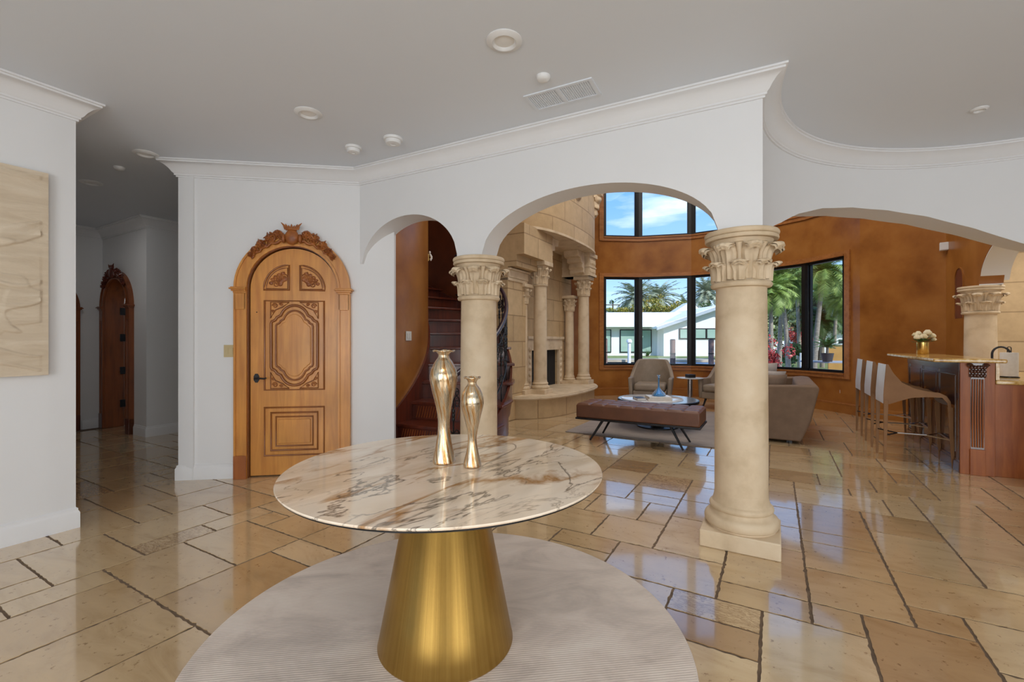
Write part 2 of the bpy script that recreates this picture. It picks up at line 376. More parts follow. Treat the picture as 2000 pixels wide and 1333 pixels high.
def glass(name, tint, rough=0, fres=.5):
    m = bpy.data.materials.new(name); m.use_nodes = True; t = m.node_tree; t.nodes.clear()
    o = nn(t, 'ShaderNodeOutputMaterial'); tr = nn(t, 'ShaderNodeBsdfTransparent'); gl = nn(t, 'ShaderNodeBsdfGlossy')
    tr.inputs[0].default_value = (*tint, 1); gl.inputs['Roughness'].default_value = rough
    fr = nn(t, 'ShaderNodeFresnel'); fr.inputs[0].default_value = 1.45; mul = math_n(t, 'MULTIPLY', fr.outputs[0], fres)
    mi = nn(t, 'ShaderNodeMixShader'); t.links.new(mul, mi.inputs[0]); t.links.new(tr.outputs[0], mi.inputs[1]); t.links.new(gl.outputs[0], mi.inputs[2])
    t.links.new(mi.outputs[0], o.inputs[0]); return m
M['pane'] = glass('window_glass', (.97, .98, .98))
def blue_glass():
    m, t, b = newmat('blue_glass'); b.inputs['Base Color'].default_value = (.10, .38, .72, 1); b.inputs['Roughness'].default_value = .04
    b.inputs['Transmission Weight'].default_value = .55; b.inputs['IOR'].default_value = 1.3
    n = noise_n(t, coords(t), 4, 3); t.links.new(ramp(t, n, [(.3, (.08, .30, .62)), (.7, (.20, .50, .82))]), b.inputs['Base Color']); return m
M['blue'] = blue_glass()
M['soot'] = mat('black_firebox_interior', (.008, .007, .007), (.014, .012, .011), .9)
M['screen'] = mat('black_tv_screen', (.006, .006, .007), (.008, .008, .009), .1)
# outdoors
M['stucco'] = mat('white_stucco', (.84, .85, .86), (.78, .80, .82), .8, scale=1)
M['roof'] = mat('white_tile_roof', (.86, .85, .84), (.78, .77, .76), .7, scale=1.5)
M['soffit'] = mat('grey_blue_fascia', (.45, .50, .55), (.40, .45, .50), .7)
M['gwin'] = mat('green_tinted_window_glass', (.36, .50, .43), (.28, .42, .36), .15, scale=.7)
M['grass'] = mat('lawn_grass', (.20, .25, .08), (.15, .19, .055), .9, scale=6, det=8, c3=(.28, .32, .12))
M['concrete'] = mat('beige_seawall_concrete', (.52, .45, .35), (.42, .36, .28), .85, scale=1.2)
M['concrete_dk'] = mat('dark_wet_seawall', (.16, .15, .14), (.08, .08, .08), .7, scale=1.5)
M['water'] = mat('canal_water', (.03, .06, .07), (.02, .04, .05), .06, scale=2, bmp=.3, bscale=4)
M['pavers'] = mat('pale_patio_paving', (.42, .46, .55), (.36, .40, .48), .6, scale=1)
M['trunk'] = mat('grey_palm_bark', (.34, .30, .25), (.22, .19, .15), .9, scale=9, stretch=(1, 1, 3), bmp=.5)
M['trunk_dk'] = mat('dark_tree_bark', (.14, .11, .08), (.09, .07, .05), .9, scale=9, bmp=.5)
M['piling'] = mat('weathered_dock_piling_wood', (.27, .17, .15), (.15, .10, .09), .85, scale=8, stretch=(4, 4, .6))
M['terra'] = mat('dark_planter_clay', (.035, .035, .04), (.05, .05, .055), .6)
M['ochre'] = mat('ochre_garden_wall', (.62, .34, .10), (.52, .27, .07), .8, scale=2)
def leafmat(name, c1, c2, c3):
    m, t, b = newmat(name); b.inputs['Roughness'].default_value = .5
    n = noise_n(t, coords(t), 1.7, 6, .7)
    t.links.new(ramp(t, n, [(.3, c2), (.5, c1), (.7, c3)]), b.inputs['Base Color'])
    return m
M['date'] = leafmat('grey_green_palm_frond', (.34, .38, .26), (.22, .26, .16), (.50, .52, .40))
M['leaf'] = leafmat('bright_green_foliage', (.22, .32, .06), (.08, .15, .025), (.46, .54, .18))  # sunlit highlights of the foliage are put into the ramp's pale end
M['leaf_dk'] = leafmat('deep_green_foliage', (.06, .13, .03), (.03, .07, .015), (.14, .26, .06))
M['leaf_yl'] = leafmat('yellow_orange_green_foliage', (.30, .28, .04), (.16, .20, .03), (.50, .26, .05))
M['leaf_pl'] = leafmat('pale_green_foliage', (.46, .52, .26), (.28, .36, .13), (.66, .68, .42))
M['red'] = leafmat('red_garden_blossom', (.50, .05, .05), (.22, .04, .03), (.65, .15, .12))
M['petal'] = mat('cream_petals', (.80, .70, .46), (.66, .54, .28), .6, scale=18, c3=(.86, .80, .62))
M['cycad'] = leafmat('dark_cycad_frond', (.05, .16, .03), (.02, .08, .02), (.12, .28, .05))
# ================================================================= setting
CEIL = 2.97; TOP = 6.5
R30 = -pi/6                                    # the house grid is turned 30 degrees to the camera
A = Vector((.5, .8660)); B = Vector((.8660, -.5))
def wall(name, mapf, segs, top, thick, m, bottom=0.0, smooth=35):
    """segs: (s0, s1, n, zfun) ; the wall spans zfun(s)..top; mapf(s, d) -> plan point, d = depth behind the face"""
    bm = BM(); prev = None; mats = m if isinstance(m, list) else [m]
    cols = []
    for (s0, s1, n, zf) in segs:
        for i in range(n+1):
            s = s0+(s1-s0)*i/n; z = zf(s) if callable(zf) else zf
            cols.append((s, z, i == 0))
    def V(s, d, z):
        x, y = mapf(s, d); return bm.verts.new((x, y, z))
    last = None
    for (s, z, start) in cols:
        f0, f1, b0, b1 = V(s, 0, z), V(s, 0, top), V(s, thick, z), V(s, thick, top)
        cur = (f0, f1, b0, b1, z)
        if last is not None:
            if start:
                if abs(last[4]-z) > 1e-4: face(bm, (last[0], f0, b0, last[2]), len(mats)-1)
            else:
                if top-z > .001 or top-last[4] > .001:
                    face(bm, (last[0], f0, f1, last[1]), 0); face(bm, (last[2], last[3], b1, b0), len(mats)-1)
                    face(bm, (last[0], last[2], b0, f0), 0); face(bm, (last[1], f1, b1, last[3]), 0)
        else: face(bm, (f0, f1, b1, b0), 0)
        last = cur
    face(bm, (last[0], last[2], last[3], last[1]), 0)
    o = link(name, bm, mats, smooth=smooth); o['kind'] = 'structure'; return o
def line_map(p, d, side=-1):
    d = Vector(d).normalized(); n = Vector((-d.y, d.x))*-side*1.0
    p = Vector(p)
    def f(s, k):
        q = p+d*s+n*k; return (q.x, q.y)
    return f
def arch(c, a, spring, rise, p=2.0):
    return lambda s: spring+rise*max(0.0, 1-abs((s-c)/a)**p)**(1/p)
# plan points
P0 = Vector((-3.117, 4.25)); L = Vector((-1.497, 4.48)); K = Vector((1.581, 2.87))
PE = Vector((-1.171, 4.526)); LW = Vector((-3.037, 3.169))
dA = (K-L).normalized(); aLen = (K-L).length
dD = (L-P0).normalized(); dLen = (PE-P0).length
CC = Vector((3.34, 2.16)); RC = 1.897
# ---- arcade wall (two arches), behind face = away from camera
wall('wall_arcade', line_map(L, dA), [
    (0, .03, 1, 2.06), (.03, 1.15, 40, arch(.59, .562, 2.02, .445)), (1.15, 1.405, 1, 2.005),
    (1.405, 3.215, 48, arch(2.31, .906, 2.02, .445)), (3.215, aLen, 1, 2.005)], TOP, .24, M['paint'])
# ---- curved wall with one wide arch
tab = [(150.5, 2.01), (145, 2.05), (140, 2.115), (135, 2.18), (129, 2.245), (120, 2.364), (110, 2.452), (100, 2.484), (90, 2.468), (80, 2.405), (70, 2.282), (60, 2.11), (52, 2.01)]
def czf(s):
    ph = PHI0-s/RC*180/pi
    for (a0, z0), (a1, z1) in zip(tab, tab[1:]):
        if a1 <= ph <= a0: return z1+(z0-z1)*(ph-a1)/(a0-a1)
    return 2.01
PHI0 = math.degrees(atan2(K.y-CC.y, K.x-CC.x))
def curve_map(s, d):
    ph = radians(PHI0)-s/RC; d = d*min(1.0, s/.4)
    return (CC.x+(RC+d)*cos(ph), CC.y+(RC+d)*sin(ph))
sEnd = radians(PHI0-44)*RC
wall('wall_curved', curve_map, [(0, sEnd, 90, czf)], TOP, .28, M['paint'], smooth=25)
# ---- wall with the arched door
def door_open(s): return 1.797+sqrt(max(0, .416**2-(s-1.027)**2))
wall('wall_door', line_map(P0, dD), [(0, .611, 1, 0), (.611, 1.443, 32, door_open), (1.443, dLen, 1, 0)], CEIL+.2, .14, M['paint'])
# ---- left wall with the painting, runs towards the camera
Lw_end = LW-A*5.2
wall('wall_left', line_map(Lw_end, A), [(0, 5.2, 1, 0)], CEIL+.2, .14, M['paint'])
wall('wall_hall_left', line_map(LW, (-.866, .5)), [(0, 4.7, 1, 0)], CEIL+.2, .14, M['paint'])
wall('wall_hall_right', line_map(P0, (0, 1), 1), [(0, 5.2, 1, 0)], CEIL+.2, .14, M['paint'])
H1 = Vector((-4.94, 6.15)); H2 = Vector((-6.19, 6.88)); H3 = Vector((-7.008, 5.462))
h12 = (H2-H1).length
def hopen(s): return 1.80+sqrt(max(0, .40**2-(s-.885)**2))
wall('wall_hall_back', line_map(H1, H2-H1, 1), [(0, .485, 1, 0), (.485, 1.285, 30, hopen), (1.285, h12, 1, 0)], CEIL+.2, .20, M['paint'])
wall('wall_hall_side', line_map(H1, A, -1), [(0, 3.7, 1, 0)], CEIL+.2, .05, M['paint'])
wall('wall_hall_end', line_map(H2, H3-H2, 1), [(0, (H3-H2).length, 1, 0)], CEIL+.2, .14, M['paint'])
# room beyond the open hall door
wall('wall_bedroom', line_map((-8.3, 9.3), (1, -.12)), [(0, 4.2, 1, 0)], CEIL+.2, .1, M['paint'])
wall('wall_bedroom_side', line_map((-8.3, 6.2), (0, 1), 1), [(0, 3.2, 1, 0)], CEIL+.2, .1, M['paint'])
# ---- stair core and outer stair wall
SC = Vector((-2.95, 5.75))
def circ(r, a0, sgn, c=SC):
    return lambda s, d: (c.x+(r+d)*cos(radians(a0)+s/r), c.y+(r+d)*sin(radians(a0)+s/r))
wall('wall_stair_core', circ(1.86, -37, 1), [(0, radians(125)*1.86, 60, 0)], TOP, -.1, M['plaster'], smooth=25)
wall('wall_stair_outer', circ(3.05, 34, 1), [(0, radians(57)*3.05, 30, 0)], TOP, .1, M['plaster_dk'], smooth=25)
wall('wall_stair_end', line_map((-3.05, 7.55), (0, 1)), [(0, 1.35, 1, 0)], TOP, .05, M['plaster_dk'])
# ---- fireplace wall (limestone blocks)
FO = Vector((.02, 8.19))
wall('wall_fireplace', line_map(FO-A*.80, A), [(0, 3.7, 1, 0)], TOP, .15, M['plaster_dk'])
# ---- round window wall
TC = Vector((2.9, 7.85)); TR = 3.1
angs = [103.5, 87.2, 65.2, 43.5, 21.5, 5.7]
def tp(a, r=TR): return Vector((TC.x+r*cos(radians(a)), TC.y+r*sin(radians(a))))
LZ0, LZ1, UZ0, UZ1 = .72, 2.83, 3.79, 5.7
def band(name, aa, z0, z1, m, r0=TR, r1=TR+.16, parent=None):
    bm = BM(); pin = [tp(a, r0) for a in aa]; pout = [tp(a, r1) for a in aa]
    ring = [(p.x, p.y) for p in pin]+[(p.x, p.y) for p in reversed(pout)]
    n = len(aa)
    lo = [bm.verts.new((x, y, z0)) for x, y in ring]; hi = [bm.verts.new((x, y, z1)) for x, y in ring]
    N = len(ring)
    for i in range(N): face(bm, (lo[i], lo[(i+1) % N], hi[(i+1) % N], hi[i]))
    for q in (lo, hi):
        for i in range(n-1): face(bm, (q[i], q[i+1], q[N-2-i], q[N-1-i]))
    o = link(name, bm, m, parent=parent, smooth=20)
    if not parent: o['kind'] = 'structure'
    return o
full = [124]+angs+[0]
allr = [124, 118, 111]+angs+[0]
band('wall_window_lower', allr, 0, LZ0, M['plaster'])
band('wall_window_middle', allr, LZ1, UZ0, M['plaster'])
band('wall_window_upper', allr, UZ1, TOP, M['plaster'])
for i, (aa) in enumerate(([124, 118, 111, 103.5], [5.7, 0])):
    band('wall_window_pier', aa, LZ0, LZ1, M['plaster'])
    band('wall_window_pier', aa, UZ0, UZ1, M['plaster'])
# windows: one thing per opening, black frame and glass
wn = 0
for (z0, z1) in ((LZ0, LZ1), (UZ0, UZ1)):
    for a0, a1 in zip(angs, angs[1:]):
        wn += 1
        p, q = tp(a0, TR+.06), tp(a1, TR+.06); d = q-p; Lq = d.length; rz = atan2(d.y, d.x)
        w = thing('window_%d' % wn, 'tall black-framed picture window', 'window', (p.x, p.y, z0), rz); w['kind'] = 'structure'
        del w['label']; del w['category']
        bm = BM(); k = .075; b_ = .045
        box(bm, 0, k, -.06, .06, 0, z1-z0); box(bm, Lq-k, Lq, -.06, .06, 0, z1-z0)
        box(bm, k, Lq-k, -.05, .05, 0, b_); box(bm, k, Lq-k, -.05, .05, z1-z0-b_, z1-z0)
        box(bm, k, k+.02, -.02, .02, b_, z1-z0-b_); box(bm, Lq-k-.02, Lq-k, -.02, .02, b_, z1-z0-b_)
        link('window_frame', bm, M['bronze'], w, smooth=0)
        bm = BM(); box(bm, k, Lq-k, -.004, .004, b_, z1-z0-b_); link('glass_pane', bm, M['pane'], w, smooth=0)
# wooden casings and sills around the window bands
M['casing'] = wood('amber_casing_wood', (.42, .17, .045), (.29, .10, .025), .35, 'x')
tn = 0
for (z0, z1) in ((LZ0, LZ1), (UZ0, UZ1)):
    for zz in ((z0-.10, z0), (z1, z1+.09)):
        tn += 1; band('trim_%d' % tn, angs, zz[0], zz[1], M['casing'], TR-.035, TR+.001)
        tn += 1; band('trim_%d' % tn, angs, zz[0] if zz[1] != z0 else z0-.03, zz[0]+.025 if zz[1] != z0 else z0, M['casing'], TR-.06, TR-.035)
    for aa in ([105.6, 103.5], [5.7, 3.6]):
        tn += 1; band('trim_%d' % tn, aa, z0-.10, z1+.09, M['casing'], TR-.037, TR+.001)
band('baseboard_round', allr[1:], 0, .16, M['plaster'], TR-.03, TR)
band('trim_20', allr[1:], .16, .185, M['casing'], TR-.035, TR)
# ---- orange walls by the bar
O1 = Vector((6.0, 7.85)); O2 = Vector((6.56, 6.88))
wall('wall_orange_left', line_map(O1, O2-O1), [(0, (O2-O1).length, 1, 0)], TOP, -.0001+.12, M['plaster'])
C3 = Vector((6.0, 5.91))
d2 = -A; s3 = (C3-O2).length
C4 = C3-A*2.62
def s2(v): return (Vector(v)-O2).dot(d2)
wall('wall_orange_right', line_map(O2, d2), [(0, s3-.17, 1, 0), (s3-.17, s3+.17, 1, 2.005),
     (s3+.17, s3+2.43, 40, arch(s3+1.30, 1.13, 2.02, .56)), (s3+2.43, s3+2.62, 1, 2.005)], TOP, .22, [M['plaster'], M['paint']])
# arch soffit shows white: thin white lining under the arch
bm = BM(); fm = line_map(O2, d2); fz = arch(s3+1.30, 1.13, 2.02, .56); prev = None
for i in range(41):
    s = s3+.175+2.25*i/40; z = fz(s)-.004
    p = fm(s, .004); q = fm(s, .27); a = bm.verts.new((*p, z)); b = bm.verts.new((*q, z))
    a2 = bm.verts.new((*p, z-.012)); b2 = bm.verts.new((*q, z-.012))
    if prev:
        face(bm, (prev[0], a, b, prev[1])); face(bm, (prev[2], prev[3], b2, a2)); face(bm, (prev[0], prev[2], a2, a)); face(bm, (prev[1], b, b2, prev[3]))
    prev = (a, b, a2, b2)
link('trim_21', bm, M['paint'], smooth=35, kind='structure')
for n_, p_, q_ in (('baseboard_orange_left', O1, O2), ('baseboard_orange_right', O2, C3+A*.25)):
    bm = BM(); sweep(bm, [p_, q_], [(0, 0), (.03, 0), (.03, .13), (.018, .16), (0, .16)], side=-1); link(n_, bm, M['plaster'], kind='structure', smooth=25)
# ---- kitchen side: stone wall with an arched opening and a white room beyond
K0 = Vector((6.80, 6.86))
def kop(s): return 1.96+sqrt(max(0, .62**2-(s-1.45)**2))*.9
wall('wall_kitchen_stone', line_map(K0, B), [(0, .83, 1, 0), (.83, 2.07, 24, kop), (2.07, 4.0, 1, 0)], CEIL+.2, .35, M['paint'])
for o in (bpy.data.objects['wall_kitchen_stone'],):
    o.data.materials.clear(); o.data.materials.append(M['block'])
wall('wall_kitchen_white', line_map(K0+A*.95+B*.2, B), [(0, 4.2, 1, 0)], CEIL+.2, .1, M['paint'])
wall('wall_right', line_map((9.9, 5.6), (-.05, -1)), [(0, 8.6, 1, 0)], CEIL+.2, .1, M['paint'])
wall('wall_rear', line_map((-5.8, -2.9), (1, 0), 1), [(0, 15.8, 1, 0)], CEIL+.2, .1, M['paint'])
# ---- ceilings
def ceil_poly():
    bm = BM()
    arc = [Vector(curve_map(sEnd*i/60, 0.002)) for i in range(61)]
    pts = [Vector((-5.9, -3)), Vector((10, -3)), Vector((10, 6.9)), Vector((6.9, 7.2)), C3+Vector((.25, .3)), C4] + arc[::-1] + \
          [L, PE, P0+Vector((0.02, .1)), Vector((-3.1, 9.6)), Vector((-8.6, 9.6)), Vector((-8.6, 5.0)), LW-A*.0+Vector((-4.5, .8)), Vector((-5.9, 0))]
    bmesh.ops.triangle_fill(bm, use_beauty=True, edges=[bm.edges.new((a, b)) for a, b in (lambda v: zip(v, v[1:]+v[:1]))([bm.verts.new((p.x, p.y, CEIL)) for p in pts])])
    r = bmesh.ops.extrude_face_region(bm, geom=bm.faces[:])
    for v in r['geom']:
        if isinstance(v, bmesh.types.BMVert): v.co.z += .12
    return bm
link('ceiling', ceil_poly(), M['ceil'], smooth=0, kind='structure')
bm = BM(); box(bm, -6, 11, 2.2, 12, TOP, TOP+.15); link('ceiling_atrium', bm, M['ceil'], smooth=0, kind='structure')
# outer shell behind the tall space keeps the daylight in the windows only
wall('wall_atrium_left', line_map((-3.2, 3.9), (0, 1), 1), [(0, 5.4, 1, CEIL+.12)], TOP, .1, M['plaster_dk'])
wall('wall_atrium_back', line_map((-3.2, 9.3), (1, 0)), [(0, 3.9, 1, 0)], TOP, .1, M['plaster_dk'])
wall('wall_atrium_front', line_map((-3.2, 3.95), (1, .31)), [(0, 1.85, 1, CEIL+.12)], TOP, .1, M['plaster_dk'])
# ---- crown moulding
c = CEIL
crown = [(0, c-.14), (.012, c-.14), (.012, c-.128), (.022, c-.124), (.022, c-.112), (.034, c-.10), (.048, c-.075), (.07, c-.05), (.095, c-.033), (.11, c-.028), (.11, c-.016), (.122, c-.014), (.122, c-.001), (0, c-.001)]
def crown_obj(name, path):
    bm = BM(); sweep(bm, path, crown, side=-1); link(name, bm, M['trim'], kind='structure', smooth=30)
crown_obj('trim_22', [Lw_end, LW, LW+Vector((-.866, .5))*4.4])
arc = [Vector(curve_map(sEnd*i/60, 0)) for i in range(1, 61)]
crown_obj('trim_23', [P0+Vector((0, 3.5)), P0, L, K]+arc)
crown_obj('trim_24', [H3, H2, H1, H1+A*3.4])
# ---- white baseboards
bb = [(0, 0), (.018, 0), (.018, .105), (.014, .115), (.010, .122), (.010, .135), (0, .142)]
def base_obj(name, path):
    bm = BM(); sweep(bm, path, bb, side=-1); link(name, bm, M['trim'], kind='structure', smooth=30)
base_obj('baseboard_left', [Lw_end, LW, LW+Vector((-.866, .5))*4.4])
base_obj('baseboard_door', [P0+Vector((0, 3.5)), P0, P0+dD*.49])
base_obj('baseboard_corner', [P0+dD*1.575, L+dD*-.002])
hd = (H2-H1).normalized()
base_obj('baseboard_hall', [H1+hd*.36, H1, H1+A*3.4])
base_obj('baseboard_hall_end', [H2-A*.24, H2, H1+hd*1.40])
# ---- floor: random ashlar stones in a regular module
random.seed(11)
U = .2035
def floor_obj():
    bm = BM(); lay = bm.loops.layers.float_color.new('tone')
    nx, ny = 84, 74; ox, oy = -8.6, -3.4       # local frame rotated -30 deg
    used = [[False]*ny for _ in range(nx)]; seam = set()
    def loc(gx, gy): return (ox+gx*U, oy+gy*U)
    def inside(x, y):
        X = x*cos(R30)-y*sin(R30); Y = x*sin(R30)+y*cos(R30)
        if Y < -2 or Y > 11.4 or X < -8.4 or X > 10: return False
        if Y > 7 and (X > 6.6 and Y > 7.6): return False
        return abs(X) < 1.35*max(Y, 0)+1.9
    sizes = [((2, 2), .24), ((3, 2), .28), ((2, 3), .16), ((2, 1), .13), ((1, 1), .05), ((3, 3), .07), ((1, 2), .07)]
    for gy in range(ny):
        for gx in range(nx):
            if used[gx][gy]: continue
            cand = []
            for (w, h), p in sizes:
                if gx+w <= nx and gy+h <= ny and all(not used[gx+i][gy+j] for i in range(w) for j in range(h)):
                    # do not leave one-module slots on the right
                    if w == 1 and gx+1 < nx and not used[gx+1][gy]: p *= .15
                    if gx+w < nx and not used[gx+w][gy] and (gx+w+1 >= nx or used[gx+w+1][gy]): p *= .1
                    if (gx+w, gy-1) in seam: p *= .22
                    if (gx+w, gy+h) in seam: p *= .5
                    cand.append(((w, h), p))
            tot = sum(p for _, p in cand); r = random.random()*tot; w = h = 1
            for (s, p) in cand:
                r -= p
                if r <= 0: w, h = s; break
            for i in range(w):
                for j in range(h): used[gx+i][gy+j] = True
            for j in range(h): seam.add((gx+w, gy+j))
            x0, y0 = loc(gx, gy); x1, y1 = loc(gx+w, gy+h)
            tone = (min(1, max(0, random.gauss(.55, .17))), random.random(), random.random(), 1)
            if not inside((x0+x1)/2, (y0+y1)/2): continue
            g = .0045
            cx, cy = (x0+x1)/2, (y0+y1)/2
            X = cx*cos(R30)-cy*sin(R30); Y = cx*sin(R30)+cy*cos(R30)
            step = .02 if Y < 4.5 else (.05 if Y < 7 else .2)
            corners = [(x0+g, y0+g), (x1-g, y0+g), (x1-g, y1-g), (x0+g, y1-g)]
            loop = []
            for k in range(4):
                a = Vector(corners[k]); b = Vector(corners[(k+1) % 4]); n = max(1, int((b-a).length/step))
                inn = Vector((-(b-a).y, (b-a).x)).normalized()
                for i in range(n):
                    q = a+(b-a)*i/n+inn*(abs(random.gauss(0, .0032)) if i else .003)
                    loop.append(q)
            topv = [bm.verts.new((q.x, q.y, 0)) for q in loop]
            botv = [bm.verts.new((q.x, q.y, -.006)) for q in loop]
            f = face(bm, topv)
            fs = [f]; n = len(loop)
            for i in range(n): fs.append(face(bm, (botv[i], botv[(i+1) % n], topv[(i+1) % n], topv[i])))
            for f in fs:
                if f:
                    for l in f.loops: l[lay] = tone
    z = -.0035
    vs = [bm.verts.new(v) for v in ((-14, -10, z), (18, -10, z), (18, 14, z), (-14, 14, z))]
    face(bm, vs, 1)
    return bm
fl = link('floor', floor_obj(), [M['tile'], M['grout']], rz=R30, smooth=0, kind='structure')
# ================================================================= columns
LP = [(0, 0), (.002, .2), (.006, .45), (.014, .68), (.030, .86), (.055, .97), (.078, 1.0), (.098, .965), (.104, .90), (.092, .855)]
def leaf(bm, ang, r0, z0, h, w, out):
    """acanthus leaf: hugs the bell, then the tip rolls outwards and down"""
    n = len(LP)
    def fn(u, v, inset=0):
        x = (u-.5)*2; q = v*(n-1); i = min(int(q), n-2); f = q-i
        dr = LP[i][0]*(1-f)+LP[i+1][0]*f; dz = LP[i][1]*(1-f)+LP[i+1][1]*f
        ww = w*(.80+.25*sin(pi*min(1, v*1.2)))*(1-.45*max(0, v-.6)/.4)
        ww *= 1+.07*sin(v*22)
        r = r0+.014+dr*out/.10-inset
        r += .006*cos(x*pi*3)*(1-v*.6)-.020*x*x*(1-.3*v)
        z = z0+h*dz-(.012*x*x if v > .5 else 0)-(inset*.8 if v > .5 else 0)
        a = ang+x*ww/(r0+.02)
        return (r*cos(a), r*sin(a), z)
    grid(bm, 13, 20, fn); grid(bm, 13, 20, lambda u, v: fn(u, v, .014))
def volute(bm, ang, r, z, out, sz):
    pts = []; rs = []
    for i in range(16):
        t = i/15; a = t*2.6*pi; rr = sz*(1-t*.75)
        x = r+out+sz*.3+rr*sin(a)*.9-sz*.5; zz = z+rr*cos(a)-sz
        pts.append((x*cos(ang), x*sin(ang), zz)); rs.append(.013*(1-t*.4)*sz/.03)
    tube(bm, pts, rs, 8)
def column(name, label, loc, H, rs, parent=None, z0=0.0, caph=.36, leaves=8, plinth=True, capw=1.38, rz=R30, seg=56, group=None, sq=False):
    """round stone column: plinth, moulded base, shaft, leafy capital, round abacus"""
    k = rs/.158
    if parent is None: t = thing(name, label, 'column', loc, rz, group)
    else:
        t = bpy.data.objects.new(name, None); C.objects.link(t); t.location = loc; t.rotation_euler = (0, 0, rz); t.parent = parent
    z = 0
    ph = .105*k
    if plinth:
        bm = BM(); q = .225*k; box(bm, -q, q, -q, q, 0, ph); link('plinth', bm, M['stone'], t, bevel=.008*k, smooth=30)
        z = ph
    bm = BM()
    prof = [(.0, z), (.205*k, z)] + [(.195*k+.025*k*sin(a), z+.040*k-.038*k*cos(a)) for a in [pi*i/9 for i in range(1, 9)]] + \
           [(.195*k, z+.080*k), (.187*k, z+.085*k), (.180*k, z+.098*k)] + [(.170*k+.020*k*sin(a), z+.125*k-.022*k*cos(a)) for a in [pi*i/7 for i in range(1, 7)]] + \
           [(.172*k, z+.150*k), (.168*k, z+.16*k), (.162*k, z+.185*k), (.158*k, z+.215*k), (0, z+.215*k)]
    lathe(bm, prof, seg, cap=False); link('base_moulding', bm, M['stone'], t, smooth=30)
    zc = H-caph
    zb = z+.21*k
    bm = BM(); n = 14
    lathe(bm, [(rs*(1.0+.015*sin(pi*i/n)-.05*i/n), zb+(zc-zb)*i/n) for i in range(n+1)], seg); link('shaft', bm, M['stone'], t, smooth=40)
    r0 = rs*.96
    # capital
    bm = BM(); at = .062*caph/.36
    lathe(bm, [(r0, zc-.004), (r0+.022*k, zc), (r0+.030*k, zc+.012*k), (r0+.030*k, zc+.022*k), (r0+.020*k, zc+.034*k), (r0, zc+.038*k),
               (r0*1.0, zc+.10*k), (r0*1.03, zc+caph*.5), (r0*1.12, zc+caph*.72), (r0*1.24, zc+caph-at)], seg)
    link('capital_bell', bm, M['stone'], t, smooth=35)
    bm = BM(); hh = caph-at-.04*k
    for i in range(leaves):
        leaf(bm, 2*pi*(i+.5)/leaves, r0+.004, zc+.045*k, hh*.86, rs*.33, .090*k)
    for i in range(leaves):
        leaf(bm, 2*pi*i/leaves, r0+.010, zc+.036*k, hh*.48, rs*.35, .055*k)
    for i in range(leaves):
        a = 2*pi*i/leaves; rr = r0+.004*k
        tube(bm, [(rr*cos(a), rr*sin(a), zc+hh*.45), ((rr+.008*k)*cos(a), (rr+.008*k)*sin(a), zc+hh*.8), ((rr+.034*k)*cos(a), (rr+.034*k)*sin(a), zc+hh*1.05)], [.010*k, .013*k, .024*k], 8)
    link('acanthus_leaves', bm, M['stone'], t, smooth=50)
    bm = BM()
    if sq:
        q = rs*capw; box(bm, -q, q, -q, q, H-at, H); link('abacus', bm, M['stone'], t, bevel=.006, smooth=30)
    else:
        R = rs*capw
        prof = [(0, H-at), (R*.90, H-at)]+[(R*.955+R*.045*sin(a)+.0, H-at+.014*k-.014*k*cos(a)) for a in [pi*i/6 for i in range(1, 6)]]+[(R*.94, H-at*.55)]+[(R*.965+R*.05*sin(a), H-at*.28-at*.27*cos(a)) for a in [pi*i/7 for i in range(0, 8)]]+[(0, H)]
        lathe(bm, prof, seg, cap=False); link('abacus', bm, M['stone'], t, smooth=35)
    return t
column('stone_column', 'cream limestone column with leafy capital, the nearest, between the white arches', (1.495, 2.972, 0), 2.005, .158)
column('stone_column', 'limestone column with carved capital directly behind the two amber vases', (-.285, 3.903, 0), 2.005, .158)
column('stone_column', 'limestone column behind the bar at the start of the orange wall arch', (C3.x+.06, C3.y-.02, 0), 2.005, .158, seg=40)
column('stone_column', 'limestone column carrying the far right end of the curved arch wall', (4.74, 3.70, 0), 2.005, .158, seg=32)
# ================================================================= arched carved doors
def arch_pts(hw, spring, n=24, z0=0):
    return [(-hw, z0)]+[(-hw*cos(pi*i/n), spring+hw*sin(pi*i/n)) for i in range(n+1)]+[(hw, z0)]
def scroll(bm, cx, cz, y, s, flip=1, turns=1.6, r=.006, rot=0):
    pts = []; n = 22
    for i in range(n+1):
        t = i/n; a = t*turns*2*pi+rot; rr = s*(1-t*.82)
        pts.append((cx+flip*rr*cos(a), y, cz+rr*sin(a)))
    tube(bm, pts, [r*(1-.3*i/n) for i in range(n+1)], 6)
def ring_between(bm, a, b, y0, y1):
    """solid strip between two equal-length polylines (x,z) extruded in y"""
    va = [[bm.verts.new((x, y, z)) for x, z in a] for y in (y0, y1)]; vb = [[bm.verts.new((x, y, z)) for x, z in b] for y in (y0, y1)]
    for i in range(len(a)-1):
        face(bm, (va[0][i], va[0][i+1], vb[0][i+1], vb[0][i])); face(bm, (va[1][i], vb[1][i], vb[1][i+1], va[1][i+1]))
        face(bm, (va[0][i], va[1][i], va[1][i+1], va[0][i+1])); face(bm, (vb[0][i], vb[0][i+1], vb[1][i+1], vb[1][i]))
    for i in (0, -1): face(bm, (va[0][i], vb[0][i], vb[1][i], va[1][i]))
def panel_frame(bm, pts, y, r=.010, seg=8): tube(bm, [(x, y, z) for x, z in pts], r, seg, closed=True)
